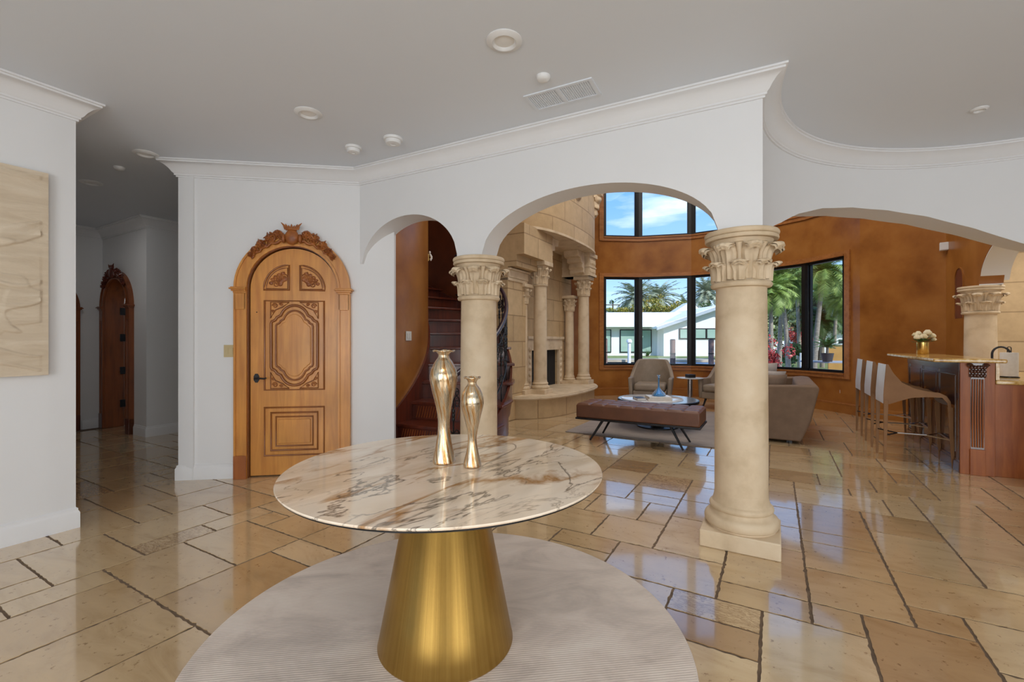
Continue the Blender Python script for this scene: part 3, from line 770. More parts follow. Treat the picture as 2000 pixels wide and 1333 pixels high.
def cartouche(cx, cz, hw, hh, n=1):
    """scalloped oval-rectangular outline"""
    q = []
    def arcp(x, z, r, a0, a1, k=6, rz=None):
        for i in range(k+1):
            a = a0+(a1-a0)*i/k; q.append((cx+x+r*cos(a), cz+z+(rz or r)*sin(a)))
    w, h = hw, hh
    q += [(cx+w, cz-h*.55), (cx+w, cz+h*.55)]
    arcp(w*.98, h*.72, w*.22, -pi/2-.1, -pi+.2, 5)
    arcp(0, h*.62, w*.62, .35, pi-.35, 14, h*.38)
    arcp(-w*.98, h*.72, w*.22, -.2, -pi/2+.1, 5)
    q += [(cx-w, cz+h*.55), (cx-w, cz-h*.55)]
    arcp(-w*.98, -h*.72, w*.22, pi/2-.1, .2, 5)
    arcp(0, -h*.62, w*.62, pi+.35, 2*pi-.35, 14, h*.38)
    arcp(w*.98, -h*.72, w*.22, pi-.2, pi/2+.1, 5)
    return q
def arched_door(idx, p, rz, hw, spring, mw, mcarve, mdark, leaf_open=0, depth=.10, cw=.105, detail=True, hinge_left=False, crest=True, yleaf=None):
    D = thing('door_%d' % idx, 'x', 'x', (p[0], p[1], 0), rz); del D['label']; del D['category']; D['kind'] = 'structure'
    ow = hw+cw; pr = .045
    # pilasters + arch casing
    bm = BM(); inn = arch_pts(hw+.006, spring, 28); out = arch_pts(ow, spring, 28)
    ring_between(bm, inn, out, -pr, .0)
    ring_between(bm, arch_pts(hw-.005, spring, 28), arch_pts(hw+.016, spring, 28), -pr-.012, 0)
    ring_between(bm, arch_pts(ow-.014, spring, 28), arch_pts(ow+.004, spring, 28), -pr-.012, 0)
    link('door_casing', bm, mw, D, smooth=30)
    bm = BM(); ring_between(bm, arch_pts(hw-.012, spring, 28), arch_pts(hw+.0, spring, 28), -.03, depth+.10); link('door_jamb', bm, mdark, D, smooth=30)
    for s in (-1, 1):
        cx = s*(hw+cw/2)
        bm = BM(); q = cw/2
        for (dx, za, zb) in ((.006, spring-.045, spring-.028), (.018, spring-.028, spring-.012), (.032, spring-.012, spring+.002), (.022, spring+.002, spring+.012)):
            box(bm, cx-q-dx, cx+q+(dx if s > 0 else dx*.2) if s > 0 else cx+q+dx*.2, -pr-.014-dx, .0, za, zb)
        box(bm, cx-q, cx+q, -pr-.012, 0, spring-.20, spring-.045)
        link('impost', bm, mw, D, smooth=0, bevel=.003)
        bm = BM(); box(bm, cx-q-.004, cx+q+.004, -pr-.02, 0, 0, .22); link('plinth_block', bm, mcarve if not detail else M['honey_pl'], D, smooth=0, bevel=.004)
    if crest:
        bm = BM(); zt = spring+hw; R = hw+cw*.55
        # crowned shield in the middle
        blob(bm, (0, -.075, zt+.075), (.062, .035, .075), 18, 12, .06, 6)
        tube(bm, [(-.05, -.08, zt+.145), (0, -.095, zt+.15), (.05, -.08, zt+.145)], .012, 8)
        for k in range(-3, 4):
            x = k*.018; hgt = .062 if abs(k) == 3 else (.05 if k % 2 == 0 else .038)
            tube(bm, [(x, -.08, zt+.145), (x*1.25, -.085, zt+.145+hgt*.6), (x*1.5+(.012*(1 if k > 0 else -1) if abs(k) == 3 else 0), -.085, zt+.145+hgt)], [.012, .010, .003], 6)
        for s in (-1, 1):
            blob(bm, (s*.075, -.075, zt+.06), (.018, .025, .045), 10, 8, .1, 5)
            for i, (da, sz) in enumerate(((.24, .042), (.40, .050), (.58, .046), (.74, .034), (.86, .026))):
                a = pi/2-s*da; rr = R+(.052, .045, .030, .016, .006)[i]
                x, z = rr*cos(a), spring+rr*sin(a)
                scroll(bm, x, z, -.066, sz, s, 1.7, .011, rot=pi/2*i)
                blob(bm, (x, -.055, z), (sz*.8, .022, sz*.8), 12, 8, .35, 9, i*3+s)
                for j in range(5):
                    b_ = a+1.2*j; ex = x+cos(b_)*sz*1.15; ez = z+sin(b_)*sz*1.15
                    tube(bm, [(x, -.07, z), ((x+ex)/2, -.085, (z+ez)/2+.004), (ex, -.06, ez)], [.009, .010, .004], 6)
            pts = []
            for i in range(14):
                a = pi/2-s*(.18+.74*i/13); rr = R-.012+.010*sin(i*1.9)
                pts.append((rr*cos(a), -.060, spring+rr*sin(a)))
            tube(bm, pts, [.016-.0008*i for i in range(14)], 8)
        link('carved_crest', bm, mcarve, D, smooth=50)
        o = None
    # leaf
    Lf = bpy.data.objects.new('door_leaf', None); C.objects.link(Lf); Lf.parent = D
    if yleaf is None: yleaf = .0
    hx = -hw+.014 if hinge_left else hw-.014
    Lf.location = (hx, yleaf, 0); Lf.rotation_euler = (0, 0, leaf_open)
    off = -hx
    lw = hw-.017
    bm = BM(); prism_y(bm, [(x+off, z) for x, z in arch_pts(lw, spring-.004, 28, .012)], 0, .045)
    me = link('leaf_board', bm, mw, Lf, smooth=30)
    if detail:
        bm = BM()
        def rect(x0, x1, z0, z1): return [(x0+off, z0), (x1+off, z0), (x1+off, z1), (x0+off, z1)]
        x1 = lw*.68
        m = M['honey']
        def raised(pts, y=-.006):
            prism_y(bm, pts, y, .001)
        # top two quarter-round windows with relief, framed
        tops = []
        for s in (-1, 1):
            c0x, c0z = s*.050, spring-.005; R_ = lw*.70
            q = [(c0x+off, c0z)]+[(c0x+off+s*(R_-.05)*cos(pi/2*i/10), c0z+(R_-.0)*.86*sin(pi/2*i/10)) for i in range(11)]
            if s < 0: q = q[::-1]
            tops.append((s, c0x, c0z, R_)); 
            panel_frame(bm, q, -.004, .009)
            panel_frame(bm, [(off+c0x+s*.09+(x-off-c0x-s*.09)*.84, c0z+.07+(z-c0z-.07)*.84) for x, z in q], -.002, .005)
        zz = spring-.11
        mid0, mid1 = .83, zz
        panel_frame(bm, rect(-x1, x1, mid0, mid1), -.003, .010)
        panel_frame(bm, rect(-x1, x1, .20, .66), -.003, .010)
        panel_frame(bm, rect(-x1*.78, x1*.78, .25, .61), -.006, .011)
        panel_frame(bm, rect(-x1*.62, x1*.62, .29, .57), -.004, .009)
        cz = (mid0+mid1)/2
        panel_frame(bm, [(x+off, z) for x, z in cartouche(0, cz, x1*.78, .385)], -.008, .013)
        panel_frame(bm, [(x+off, z) for x, z in cartouche(0, cz, x1*.62, .335)], -.006, .009)
        for sx_ in (-1, 1):
            for sz_ in (-1, 1):
                ex, ez = sx_*x1*.80+off, cz+sz_*.415
                panel_frame(bm, [(ex, ez), (ex-sx_*x1*.62, ez), (ex-sx_*x1*.40, ez-sz_*.045), (ex-sx_*x1*.16, ez-sz_*.075), (ex, ez-sz_*.155)], -.004, .006)
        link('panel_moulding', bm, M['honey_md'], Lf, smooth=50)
        bm = BM()
        prism_y(bm, [(x+off, z) for x, z in cartouche(0, cz, x1*.54, .30)], -.010, .0)
        prism_y(bm, [(off-x1*.54, .315), (off+x1*.54, .315), (off+x1*.54, .545), (off-x1*.54, .545)], -.010, .0)
        link('raised_panel', bm, M['honey'], Lf, smooth=0, bevel=.004)
        bm = BM()
        for s, c0x, c0z, R_ in tops:
            for i in range(5):
                a = pi/2*(.16+.17*i); rr = R_*.44
                scroll(bm, off+c0x+s*(.01+rr*cos(a)*.92), c0z+.03+rr*sin(a)*.80, -.004, .034, s, 1.6, .006, rot=i*1.3)
                blob(bm, (off+c0x+s*(.02+R_*.22*cos(a)), -.003, c0z+.04+R_*.24*sin(a)), (.022, .009, .022), 10, 6, .4, 8, i)
                rr = R_*.66
                blob(bm, (off+c0x+s*(.02+rr*cos(a)*.80), -.003, c0z+.03+rr*sin(a)*.72), (.020, .008, .016), 10, 6, .5, 9, i*2)
        for sx_ in (-1, 1):
            for sz_ in (-1, 1):
                ex, ez = sx_*x1*.80+off, cz+sz_*.415
                scroll(bm, ex-sx_*.040, ez-sz_*.035, -.004, .026, sx_, 1.5, .006)
                scroll(bm, ex-sx_*.095, ez-sz_*.022, -.004, .016, sx_, 1.4, .005)
                scroll(bm, ex-sx_*.022, ez-sz_*.09, -.004, .016, sx_, 1.4, .005)
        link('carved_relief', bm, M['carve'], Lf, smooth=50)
        bm = BM(); hxp = off-lw*.86 if not hinge_left else off+lw*.86
        prism_y(bm, [(hxp+.026*cos(2*pi*i/16)*(1 if i % 2 else .88), .945+.046*sin(2*pi*i/16)*(1 if i % 2 else .92)) for i in range(16)], -.012, .0)
        tube(bm, [(hxp, 0, .945), (hxp, -.05, .945), (hxp+.03, -.055, .947), (hxp+.085, -.055, .942), (hxp+.105, -.050, .950)], [.010, .010, .009, .008, .006], 8)
        link('door_handle', bm, M['black'], Lf, smooth=40)
        bm = BM(); blob(bm, (off-lw*.86, -.001, 1.575), .006, 8, 6); link('door_viewer', bm, M['black'], Lf)
    return D, Lf
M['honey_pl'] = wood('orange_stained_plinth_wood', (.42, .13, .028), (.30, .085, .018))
M['honey_md'] = wood('dark_moulding_wood', (.33, .115, .027), (.22, .07, .016))  # darker wood tone for the panel mouldings
dc = P0+dD*1.027
D1, L1 = arched_door(1, dc, atan2(dD.y, dD.x), .416, 1.797, M['honey'], M['carve'], M['honey_dk'], yleaf=.006)
for z in (.28, .95, 1.45, 1.93):
    bm = BM(); tube(bm, [(.410, -.016, z-.05), (.410, -.016, z+.05)], .009, 8); box(bm, .400, .420, -.014, .004, z-.045, z+.045)
    link('hinge', bm, M['black'], D1)
# hall doors: one open, one further left
hc = H1+hd*.885
D2, L2 = arched_door(2, hc, atan2(-hd.y, -hd.x), .40, 1.80, M['hallwood'], M['mahog'], M['hallwood'], detail=False, leaf_open=radians(82), hinge_left=True, yleaf=.20)
for z in (.35, .85, 1.35, 1.75):
    bm = BM(); box(bm, -.405, -.372, .15, .215, z-.055, z+.055); link('hinge', bm, M['black'], D2)
e23 = (H3-H2).normalized(); ec = H2+e23*.80
D3, L3 = arched_door(3, ec, atan2(-e23.y, -e23.x), .42, 1.78, M['hallwood'], M['mahog'], M['hallwood'], detail=False, crest=False, yleaf=-.012)
# ================================================================= staircase
ST = thing('staircase', 'dark mahogany curved staircase rising behind the small white arch', 'staircase', (SC.x, SC.y, 0))
RIS = .203
def th(k): return radians(-25+9*(k-2))
def wedge(bm, r0, r1, a0, a1, z0, z1, n=6):
    A0 = [a0+(a1-a0)*i/n for i in range(n+1)]
    pts = [(r1*cos(a), r1*sin(a)) for a in A0]+[(r0*cos(a), r0*sin(a)) for a in reversed(A0)]
    prism(bm, pts, z0, z1)
for k in range(1, 13):
    a0, a1 = th(k), th(k+1); z = RIS*k
    bm = BM(); wedge(bm, 1.875, 2.985, a0-.018, a1+.004, z-.035, z); link('stair_tread', bm, M['mahog'], ST, smooth=30, bevel=.008)
    bm = BM(); wedge(bm, 1.875, 2.93, a0, a1+.004, max(0, z-.42), z-.036); link('stair_riser', bm, M['mahog'], ST, smooth=30)
# carved inlay on the lower risers
for k in (2, 3):
    bm = BM(); a0 = th(k)
    for i in range(30):
        r = 1.93+i*.032
        for (dz0, dz1, dr) in ((.02, .085, .035), (.085, .15, .07)):
            tube(bm, [(r*cos(a0-.0015), r*sin(a0-.0015), RIS*(k-1)+dz0), ((r+.033)*cos(a0-.0015), (r+.033)*sin(a0-.0015), RIS*(k-1)+dz0+.13)], .0035, 4)
            break
    link('riser_carving', bm, M['cherry'], ST)
bm = BM()   # inner skirt and outer string
n = 60
for (r0, r1, up, dn) in ((1.862, 1.885, .20, .35), (2.93, 2.955, .0, .33)):
    prev = None
    for i in range(n+1):
        a = radians(-32+108*i/n); z = RIS*(2+(math.degrees(a)+25)/9)
        if up == 0: z = min(z, 9)
        lo = max(0.0, z-dn); hi = max(z+up-.03, .02)
        q = [bm.verts.new((r*cos(a), r*sin(a), zz)) for r in (r0, r1) for zz in (lo, hi)]
        if prev:
            face(bm, (prev[0], q[0], q[1], prev[1])); face(bm, (prev[2], prev[3], q[3], q[2]))
            face(bm, (prev[1], q[1], q[3], prev[3])); face(bm, (prev[0], prev[2], q[2], q[0]))
        else: face(bm, (q[0], q[1], q[3], q[2]))
        prev = q
    face(bm, (prev[0], prev[2], prev[3], prev[1]))
link('stair_skirt', bm, M['mahog'], ST, smooth=30)
# railing
RL = thing('stair_railing', 'black wrought-iron railing with scrolls and dark handrail along the curved stairs', 'railing', (SC.x, SC.y, 0))
def rz_(a): return RIS*(2+(math.degrees(a)+25)/9)
RR = 2.88
pts = [(RR*cos(a), RR*sin(a), rz_(a)+.75) for a in [radians(-33+96*i/70) for i in range(59)]]
bm = BM(); tube(bm, pts, .026, 10); link('handrail', bm, mat('dark_polished_handrail', (.045, .03, .05), (.03, .02, .03), .22), RL, smooth=60)
bm = BM(); tube(bm, [(x, y, z-.67) for x, y, z in pts], .010, 6); tube(bm, [(x, y, z-.16) for x, y, z in pts[8:]], .008, 6); link('rail_bar', bm, M['black'], RL, smooth=60)
for k in range(1, 13):
    for f in (.1, .55):
        a = th(k)+(th(k+1)-th(k))*f
        if a > radians(47): continue
        x, y = RR*cos(a), RR*sin(a); z0 = RIS*k; z1 = rz_(a)+.735
        bm = BM(); tube(bm, [(x, y, z0), (x, y, z1)], .0075, 6)
        for zz in (.28, .5, .55, .60):
            z = z0+(z1-z0)*zz; blob(bm, (x, y, z), (.016, .016, .026), 8, 6)
        if k % 1 == 0:
            ta = Vector((-sin(a), cos(a), 0))
            for s in (-1, 1):
                for (cz, rad) in ((.30, .040), (.70, .048), (.82, .034)):
                    cp = Vector((x, y, z0+(z1-z0)*cz))
                    pp = []
                    for i in range(15):
                        t = i/14; an = t*2.9*pi; r_ = rad*(1-t*.75)
                        pp.append(cp+ta*s*(.048-r_*cos(an))*1.0+Vector((0, 0, r_*sin(an)*1.35)))
                    tube(bm, pp, .006, 5)
        link('baluster', bm, M['black'], RL, smooth=50)
# ================================================================= fireplace
FP = thing('fireplace', 'tall carved limestone fireplace with columns and curved hearth', 'fireplace', (FO.x, FO.y, 0), atan2(A.y, A.x))
# local x = along the wall (away), local y = -n  (n = out into the room)  => room side is -y
def bowp(t0, t1, nmax, n=40, p=2.6, n0=0.0):
    c_, a_ = (t0+t1)/2, (t1-t0)/2
    return [(c_-a_*cos(pi*i/n), -(n0+(nmax-n0)*max(0, 1-abs(cos(pi*i/n))**p)**(1/p))) for i in range(n+1)]
hp = bowp(-.62, 2.60, .98, 48, 2.5, .0)
bm = BM(); prism(bm, [(x*.985+.01, y*.97) for x, y in hp], 0, .315); 
M['block2'] = block_mat('curved_limestone_blocks', .62, .43)
link('hearth_base', bm, M['block2'], FP, smooth=30)
bm = BM()
for (sc_, za, zb) in ((1.0, .315, .335), (1.035, .335, .368), (1.02, .368, .385)):
    prism(bm, [(1.0+(x-1.0)*sc_, y*sc_) for x, y in hp], za, zb)
link('hearth_slab', bm, M['stone'], FP, smooth=30, bevel=.008)
HZ = .385
# back wall of the fireplace recess in blocks, with the firebox opening
bm = BM(); fb0, fb1, fz1 = .48, 1.74, 1.12
yb = -.02
for (x0, x1, z0, z1) in ((-.2, fb0, HZ, 3.2), (fb1, 2.5, HZ, 3.2), (fb0, fb1, fz1, 3.2)): box(bm, x0, x1, yb-.06, yb+.015, z0, z1)
link('recess_wall', bm, M['block2'], FP, smooth=0)
bm = BM(); box(bm, fb0, fb1, -.03, .015, HZ, fz1); link('firebox', bm, M['soot'], FP, smooth=0)
bm = BM()
for (x0, x1, z0, z1) in ((fb0-.16, fb0, HZ, fz1+.02), (fb1, fb1+.16, HZ, fz1+.02), (fb0-.16, fb1+.16, fz1, fz1+.22)): box(bm, x0, x1, -.13, -.07, z0, z1)
box(bm, fb0-.20, fb1+.20, -.16, -.07, fz1+.22, fz1+.27)
for s, x in ((1, fb0-.08), (-1, fb1+.08)):
    for i in range(7): blob(bm, (x, -.13, HZ+.06+i*.115), (.05, .02, .045), 10, 8, .4, 5, i)
link('firebox_surround', bm, M['stone'], FP, smooth=30, bevel=.004)
# side pier at the left, flat pilasters and four columns
bm = BM(); box(bm, -.80, -.18, -.36, 0, 0, 2.5); box(bm, -.80, -.06, -.52, 0, 2.5, 2.68); box(bm, -.80, .26, -.66, 0, 2.68, 3.17); link('side_pier', bm, M['block2'], FP, smooth=0)
bm = BM()
for i, (z0, z1, e_) in enumerate(((2.28, 2.33, .02), (2.33, 2.45, .03), (2.45, 2.48, .06))): box(bm, -.80-e_*0, -.18+e_, -.36-e_, 0, z0, z1)
link('pier_cornice', bm, M['stone'], FP, smooth=0, bevel=.006)
def fcol(x, n_, H, r, caph, sq=True):
    o = column('fireplace_column', None, (x, -n_, HZ), H-HZ, r, parent=FP, caph=caph, leaves=8, plinth=True, capw=1.45, rz=0, seg=32, sq=sq)
    # children are sub-parts of the fireplace part
    return o
fcol(.09, .50, 2.68, .118, .42); fcol(2.19, .50, 2.68, .118, .42)
fcol(-.16, .26, 2.28, .108, .34); fcol(2.12, .20, 2.28, .095, .34)
# entablature blocks with scroll brackets above the front columns
for x in (2.19,):
    bm = BM(); box(bm, x-.19, x+.19, -.70, 0, 2.68, 3.16)
    for (z0, z1, e_) in ((2.68, 2.73, .02), (2.86, 2.89, .015), (3.08, 3.16, .035)): box(bm, x-.19-e_, x+.19+e_, -.70-e_, 0, z0, z1)
    for i in range(5): blob(bm, (x-.14+i*.07, -.705, 2.80), (.028, .014, .05), 8, 6, .3, 5, i)
    for i in range(5): blob(bm, (x-.14+i*.07, -.705, 2.98), (.030, .016, .06), 8, 6, .4, 5, i+9)
    link('entablature_block', bm, M['stone'], FP, smooth=30, bevel=.005)
bm = BM()
br = [(.255, 2.70), (.32, 2.74), (.30, 2.80), (.38, 2.84), (.34, 2.92), (.46, 2.94), (.46, 3.02), (.60, 3.04), (.64, 3.16), (.255, 3.16)]
prism_y(bm, br, -.62, -.30)
link('scroll_bracket', bm, M['stone'], FP, smooth=30, bevel=.012)
bm = BM(); prism_y(bm, [(2.19-x, z) for x, z in br], -.62, -.30)
link('scroll_bracket', bm, M['stone'], FP, smooth=30, bevel=.012)
# bowed hood
hd_ = [(-.80, 0), (-.80, -.36)]+[(x, min(y, -.36)) for x, y in bowp(-.55, 2.62, .86, 44, 2.6, .30)][2:]+[(2.62, 0)]
bm = BM(); prism(bm, hd_, 3.175, TOP-.02); link('chimney_hood', bm, M['block'], FP, smooth=30)
bm = BM()
for (sc_, za, zb) in ((1.01, 3.16, 3.20),):
    prism(bm, [(1.0+(x-1.0)*1.008, y*1.015 if y < 0 else y) for x, y in hd_], za, zb)
link('hood_rim', bm, M['stone'], FP, smooth=30)
# carved brackets high on the hood
for (x, y0) in ((.95, -.80), (2.25, -.66)):
    bm = BM()
    for i in range(7):
        z = 4.05+i*.14; o_ = .04+.026*i
        blob(bm, (x, y0-o_, z), (.12+.01*i, .09+.012*i, .10), 14, 10, .45, 4, i)
        for s in (-1, 1): scroll(bm, x+s*.11, z, y0-o_-.03, .06, s, 1.5, .02)
    box(bm, x-.22, x+.22, y0-.36, y0+.1, 4.95, 5.05)
    link('carved_corbel', bm, M['stone'], FP, smooth=50)
# ================================================================= entrance table, rug, vases
TB = Vector((-.285, 1.975))
rg = BM(); lathe(rg, [(1.03, .0), (1.04, .004), (1.035, .011), (0, .012)], 120, cap=False)
o = link('round_rug', rg, M['rug'], loc=(-.285, 2.03, .001), rz=.12, smooth=30); tag(o, 'large round pale grey ribbed rug under the marble table', 'rug')
T = thing('pedestal_table', 'round marble-topped table on a gold cone pedestal', 'table', (TB.x, TB.y, .013))
bm = BM(); lathe(bm, [(0, .733), (.653, .733), (.662, .737), (.665, .742), (.663, .746), (0, .747)], 160, cap=False); link('tabletop', bm, M['marble'], T, smooth=25)
bm = BM(); lathe(bm, [(0, .716), (.59, .716), (.641, .722), (.657, .730), (.657, .733), (0, .733)], 160, cap=False); link('tabletop_underside', bm, M['black'], T, smooth=25)
bm = BM(); lathe(bm, [(.272, 0), (.285, .0), (.288, .006), (.286, .012), (.150, .708), (.150, .716), (0, .716)], 128, cap=False); link('pedestal_cone', bm, M['cone'], T, smooth=25)
def vase(name, label, loc, prof, seg=48, wav=.10):
    V = thing(name, label, 'vase', loc)
    bm = BM()
    def rf(r, z, a):
        k = 1+wav*.30*sin(5*a+z*8)*(1 if z < prof[-1][1]*.5 else .25)
        return r*k
    zs = [p[1] for p in prof]
    # smooth profile by catmull-rom
    pr = []
    for i in range(len(prof)-1):
        p0 = prof[max(i-1, 0)]; p1 = prof[i]; p2 = prof[i+1]; p3 = prof[min(i+2, len(prof)-1)]
        for j in range(6):
            t = j/6
            pr.append(tuple(.5*((2*p1[q])+(-p0[q]+p2[q])*t+(2*p0[q]-5*p1[q]+4*p2[q]-p3[q])*t*t+(-p0[q]+3*p1[q]-3*p2[q]+p3[q])*t**3) for q in (0, 1)))
    pr.append(prof[-1])
    lathe(bm, pr, seg, rf=rf, cap=False)
    # inner wall
    lathe(bm, [(max(.004, r-.004), z) for r, z in pr[len(pr)//2:]][::-1], seg, rf=rf, cap=False)
    bm.verts.ensure_lookup_table()
    lathe(bm, [(0, 0), (prof[0][0], 0)], seg, rf=rf, cap=False)
    link('glass_body', bm, M['vase'], V, smooth=60)
    bm = BM(); n = 40; rr, zz = prof[-1]
    tube(bm, [(rr*(1+.03*sin(7*2*pi*i/n))*cos(2*pi*i/n), rr*(1+.03*sin(7*2*pi*i/n))*sin(2*pi*i/n), zz+.002*sin(5*2*pi*i/n)) for i in range(n)], .0035, 8, closed=True)
    link('lip', bm, M['vase'], V, smooth=60); return V
ZT = .761
vase('glass_vase', 'taller swirled amber and silver glass vase, left of the pair on the table', (-.303, 2.02, ZT),
     [(.049, 0), (.051, .006), (.047, .03), (.037, .075), (.028, .13), (.026, .18), (.031, .23), (.042, .28), (.054, .33), (.0605, .375), (.056, .41), (.040, .445), (.026, .465), (.024, .478), (.031, .488), (.046, .495)])
vase('glass_vase', 'shorter swirled amber glass vase, right of the pair on the table', (-.171, 1.955, ZT),
     [(.037, 0), (.039, .005), (.036, .025), (.027, .06), (.020, .10), (.020, .135), (.027, .175), (.038, .22), (.0475, .26), (.049, .285), (.043, .315), (.030, .34), (.020, .353), (.0185, .363), (.024, .373), (.033, .382)])
# ================================================================= painting
t = radians(60)
pc = LW-A*1.05
P = thing('painting', 'cream canvas with thick raised textured brushwork on left wall', 'painting', (pc.x+.866*.012, pc.y-.5*.012, 1.075), atan2(A.y, A.x))
bm = BM(); random.seed(4)
pw = .90   # half width: right edge lands 0.15 m from the corner
def relief(u, v):
    x = (u-.5)*2*pw; z = v*1.335
    e_ = min(u, 1-u, v, 1-v)
    n = noise.noise(Vector((x*1.6, 0, z*6)))*.006
    w = noise.noise(Vector((x*2.4+5, 2, z*5.5+noise.noise(Vector((x*2, 5, z*2)))*1.5)))
    k = max(0.0, min(1.0, (w-.16)/.05)); w2 = noise.noise(Vector((x*3.1-4, 7, z*9)))
    k2 = max(0.0, min(1.0, (w2-.24)/.04)); r = k*(.010+.012*max(0, w-.2))*(1-.6*max(0, min(1, (w-.3)/.1)))+k2*.007
    return (x, -.036-(n+r if e_ > .02 else 0), z)
grid(bm, 220, 260, relief); box(bm, -pw, pw, -.034, 0, 0, 1.335)
link('canvas', bm, M['canvas'], P, smooth=60)
# ================================================================= ceiling fittings
def downlight(x, y, r, label, z=CEIL):
    t = thing('ceiling_light', label, 'ceiling light', (x, y, z), 0, None)
    bm = BM(); lathe(bm, [(r*.55, .0), (r*.62, -.013), (r*.68, -.016), (r*.95, -.008), (r, -.004), (r, -.0005)], 48, cap=False); link('trim_ring', bm, M['plastic'], t, smooth=40)
    bm = BM(); lathe(bm, [(r*.58, -.0005), (r*.45, -.003), (r*.25, -.006), (0, -.007)][::-1], 48, cap=False)
    link('lamp_lens', bm, M['lens'], t, smooth=60)
    return t
downlight(-.043, 2.53, .100, 'round recessed ceiling light nearest the camera, above the table')
downlight(-1.49, 3.33, .096, 'round recessed ceiling light above the arched wooden door area')
downlight(-3.26, 4.05, .096, 'round recessed ceiling light at the mouth of the dark hallway')
downlight(-4.43, 4.79, .096, 'round recessed ceiling light deepest inside the dark hallway')
downlight(3.36, 3.27, .050, 'small recessed spotlight in the ceiling by the curved crown moulding')
downlight(3.62, 3.10, .085, 'round recessed ceiling light cut off by the right photo edge')
def puck(name, label, cat, x, y, prof):
    bm = BM(); lathe(bm, [(r, -z) for r, z in prof], 40, cap=False)
    o = link(name, bm, M['plastic'], loc=(x, y, CEIL), smooth=40); tag(o, label, cat); return o
def detector(label, x, y, r):
    t = thing('smoke_detector', label, 'smoke detector', (x, y, CEIL))
    bm = BM(); lathe(bm, [(r, 0), (r, -.012), (r*.97, -.018), (r*.80, -.020)], 40, cap=False); link('mounting_ring', bm, M['plastic'], t, smooth=40)
    bm = BM(); lathe(bm, [(r*.80, -.018), (r*.80, -.038), (r*.72, -.046), (r*.3, -.050), (r*.28, -.046), (0, -.046)], 40, cap=False); link('sensor_cover', bm, M['plastic'], t, smooth=40)
detector('white smoke detector, left of the two by the crown moulding', -1.366, 3.92, .068)
detector('white smoke detector, right and larger of the two by the moulding', -.98, 3.75, .078)
puck('motion_sensor', 'small white dome sensor on ceiling between light and air vent', 'ceiling sensor', .197, 2.87, [(.045, 0), (.044, .010), (.038, .022), (.025, .030), (0, .033)])
puck('motion_sensor', 'tiny white dome sensor on the dark hallway ceiling', 'ceiling sensor', -3.77, 4.37, [(.045, 0), (.044, .010), (.038, .022), (.025, .030), (0, .033)])
av = thing('air_vent', 'white rectangular louvred air vent in the ceiling near the moulding', 'air vent', (.34, 3.085, CEIL), atan2(dA.y, dA.x))
bm = BM()
for (x0, x1, y0, y1) in ((-.24, .24, -.11, -.09), (-.24, .24, .09, .11), (-.24, -.215, -.09, .09), (.215, .24, -.09, .09), (-.012, .012, -.09, .09)): box(bm, x0, x1, y0, y1, -.008, 0)
link('vent_frame', bm, M['ceil'], av, smooth=0)
bm = BM()
for i in range(30):
    x = -.212+i*.0146
    box(bm, x, x+.008, -.09, .09, -.005, 0)
link('louvres', bm, M['ceil'], av, smooth=0)
# ================================================================= switches, outlets
def plate(label, p, z, rz, m=None, w=.075, h=.115, n=1, name='light_switch', cat='switch'):
    t = thing(name, label, cat, (p[0], p[1], z), rz)
    bm = BM(); box(bm, -w/2, w/2, -.008, 0, -h/2, h/2); link('cover_plate', bm, m or M['plate_w'], t, bevel=.002, smooth=0)
    for i in range(n):
        x = (i-(n-1)/2)*.045
        bm = BM(); box(bm, x-.014, x+.014, -.013, -.008, -.030, .030); link('rocker' if cat == 'switch' else 'socket', bm, m or M['plate_w'], t, bevel=.001, smooth=0)
    return t
q = P0+dD*.445; plate('ivory two-gang light switch left of the carved arched door', (q.x, q.y-.001), 1.205, atan2(dD.y, dD.x), M['plate'], .095, .115, 2)
a = radians(-18); plate('light switch plate on the amber wall beside the staircase', (SC.x+1.862*cos(a)+.0, SC.y+1.862*sin(a)), 1.358, a+pi/2, M['plate_w'], .115, .105, 2)
q = tp(8, TR-.001); plate('white outlet low on the amber wall right of the sofa', (q.x, q.y), .38, radians(8-90), M['plastic'], .07, .115, 1, 'power_outlet', 'outlet')
q = H1+A*.85; plate('dim light switch on the side wall inside the hallway', (q.x+.001, q.y-.001), 1.35, atan2(A.y, A.x), M['plate_w'], .075, .115, 1)
sp = thing('wall_speaker', 'small white box speaker high on the orange wall corner', 'speaker', (O2.x-.03, O2.y-.005, 2.72), radians(-40))
bm = BM(); box(bm, -.055, .055, -.09, 0, -.06, .06); link('speaker_box', bm, M['plastic'], sp, bevel=.006, smooth=0)
bm = BM(); box(bm, -.045, .045, -.095, -.09, -.05, .05); link('speaker_grille', bm, M['trim'], sp, smooth=0)
# arched niche in the orange wall, recess shade as a flat dark sheet
ns = s2(O2+d2*.62); 
bm = BM(); nw = .16
pts = [(-nw, 1.62)]+[(-nw*cos(pi*i/20), 2.16+nw*sin(pi*i/20)) for i in range(21)]+[(nw, 1.62)]
ring_between(bm, pts, [(x*1.14, z+(.015 if z > 1.7 else 0)) for x, z in pts], -.012, .0)
q = O2+d2*.58
link('trim_25', bm, M['plaster'], loc=(q.x, q.y, .0), rz=atan2(d2.y, d2.x)+0, smooth=30, kind='structure')
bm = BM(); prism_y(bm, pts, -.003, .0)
link('trim_26', bm, M['plaster_dk'], loc=(q.x, q.y, .0), rz=atan2(d2.y, d2.x), smooth=30, kind='structure')
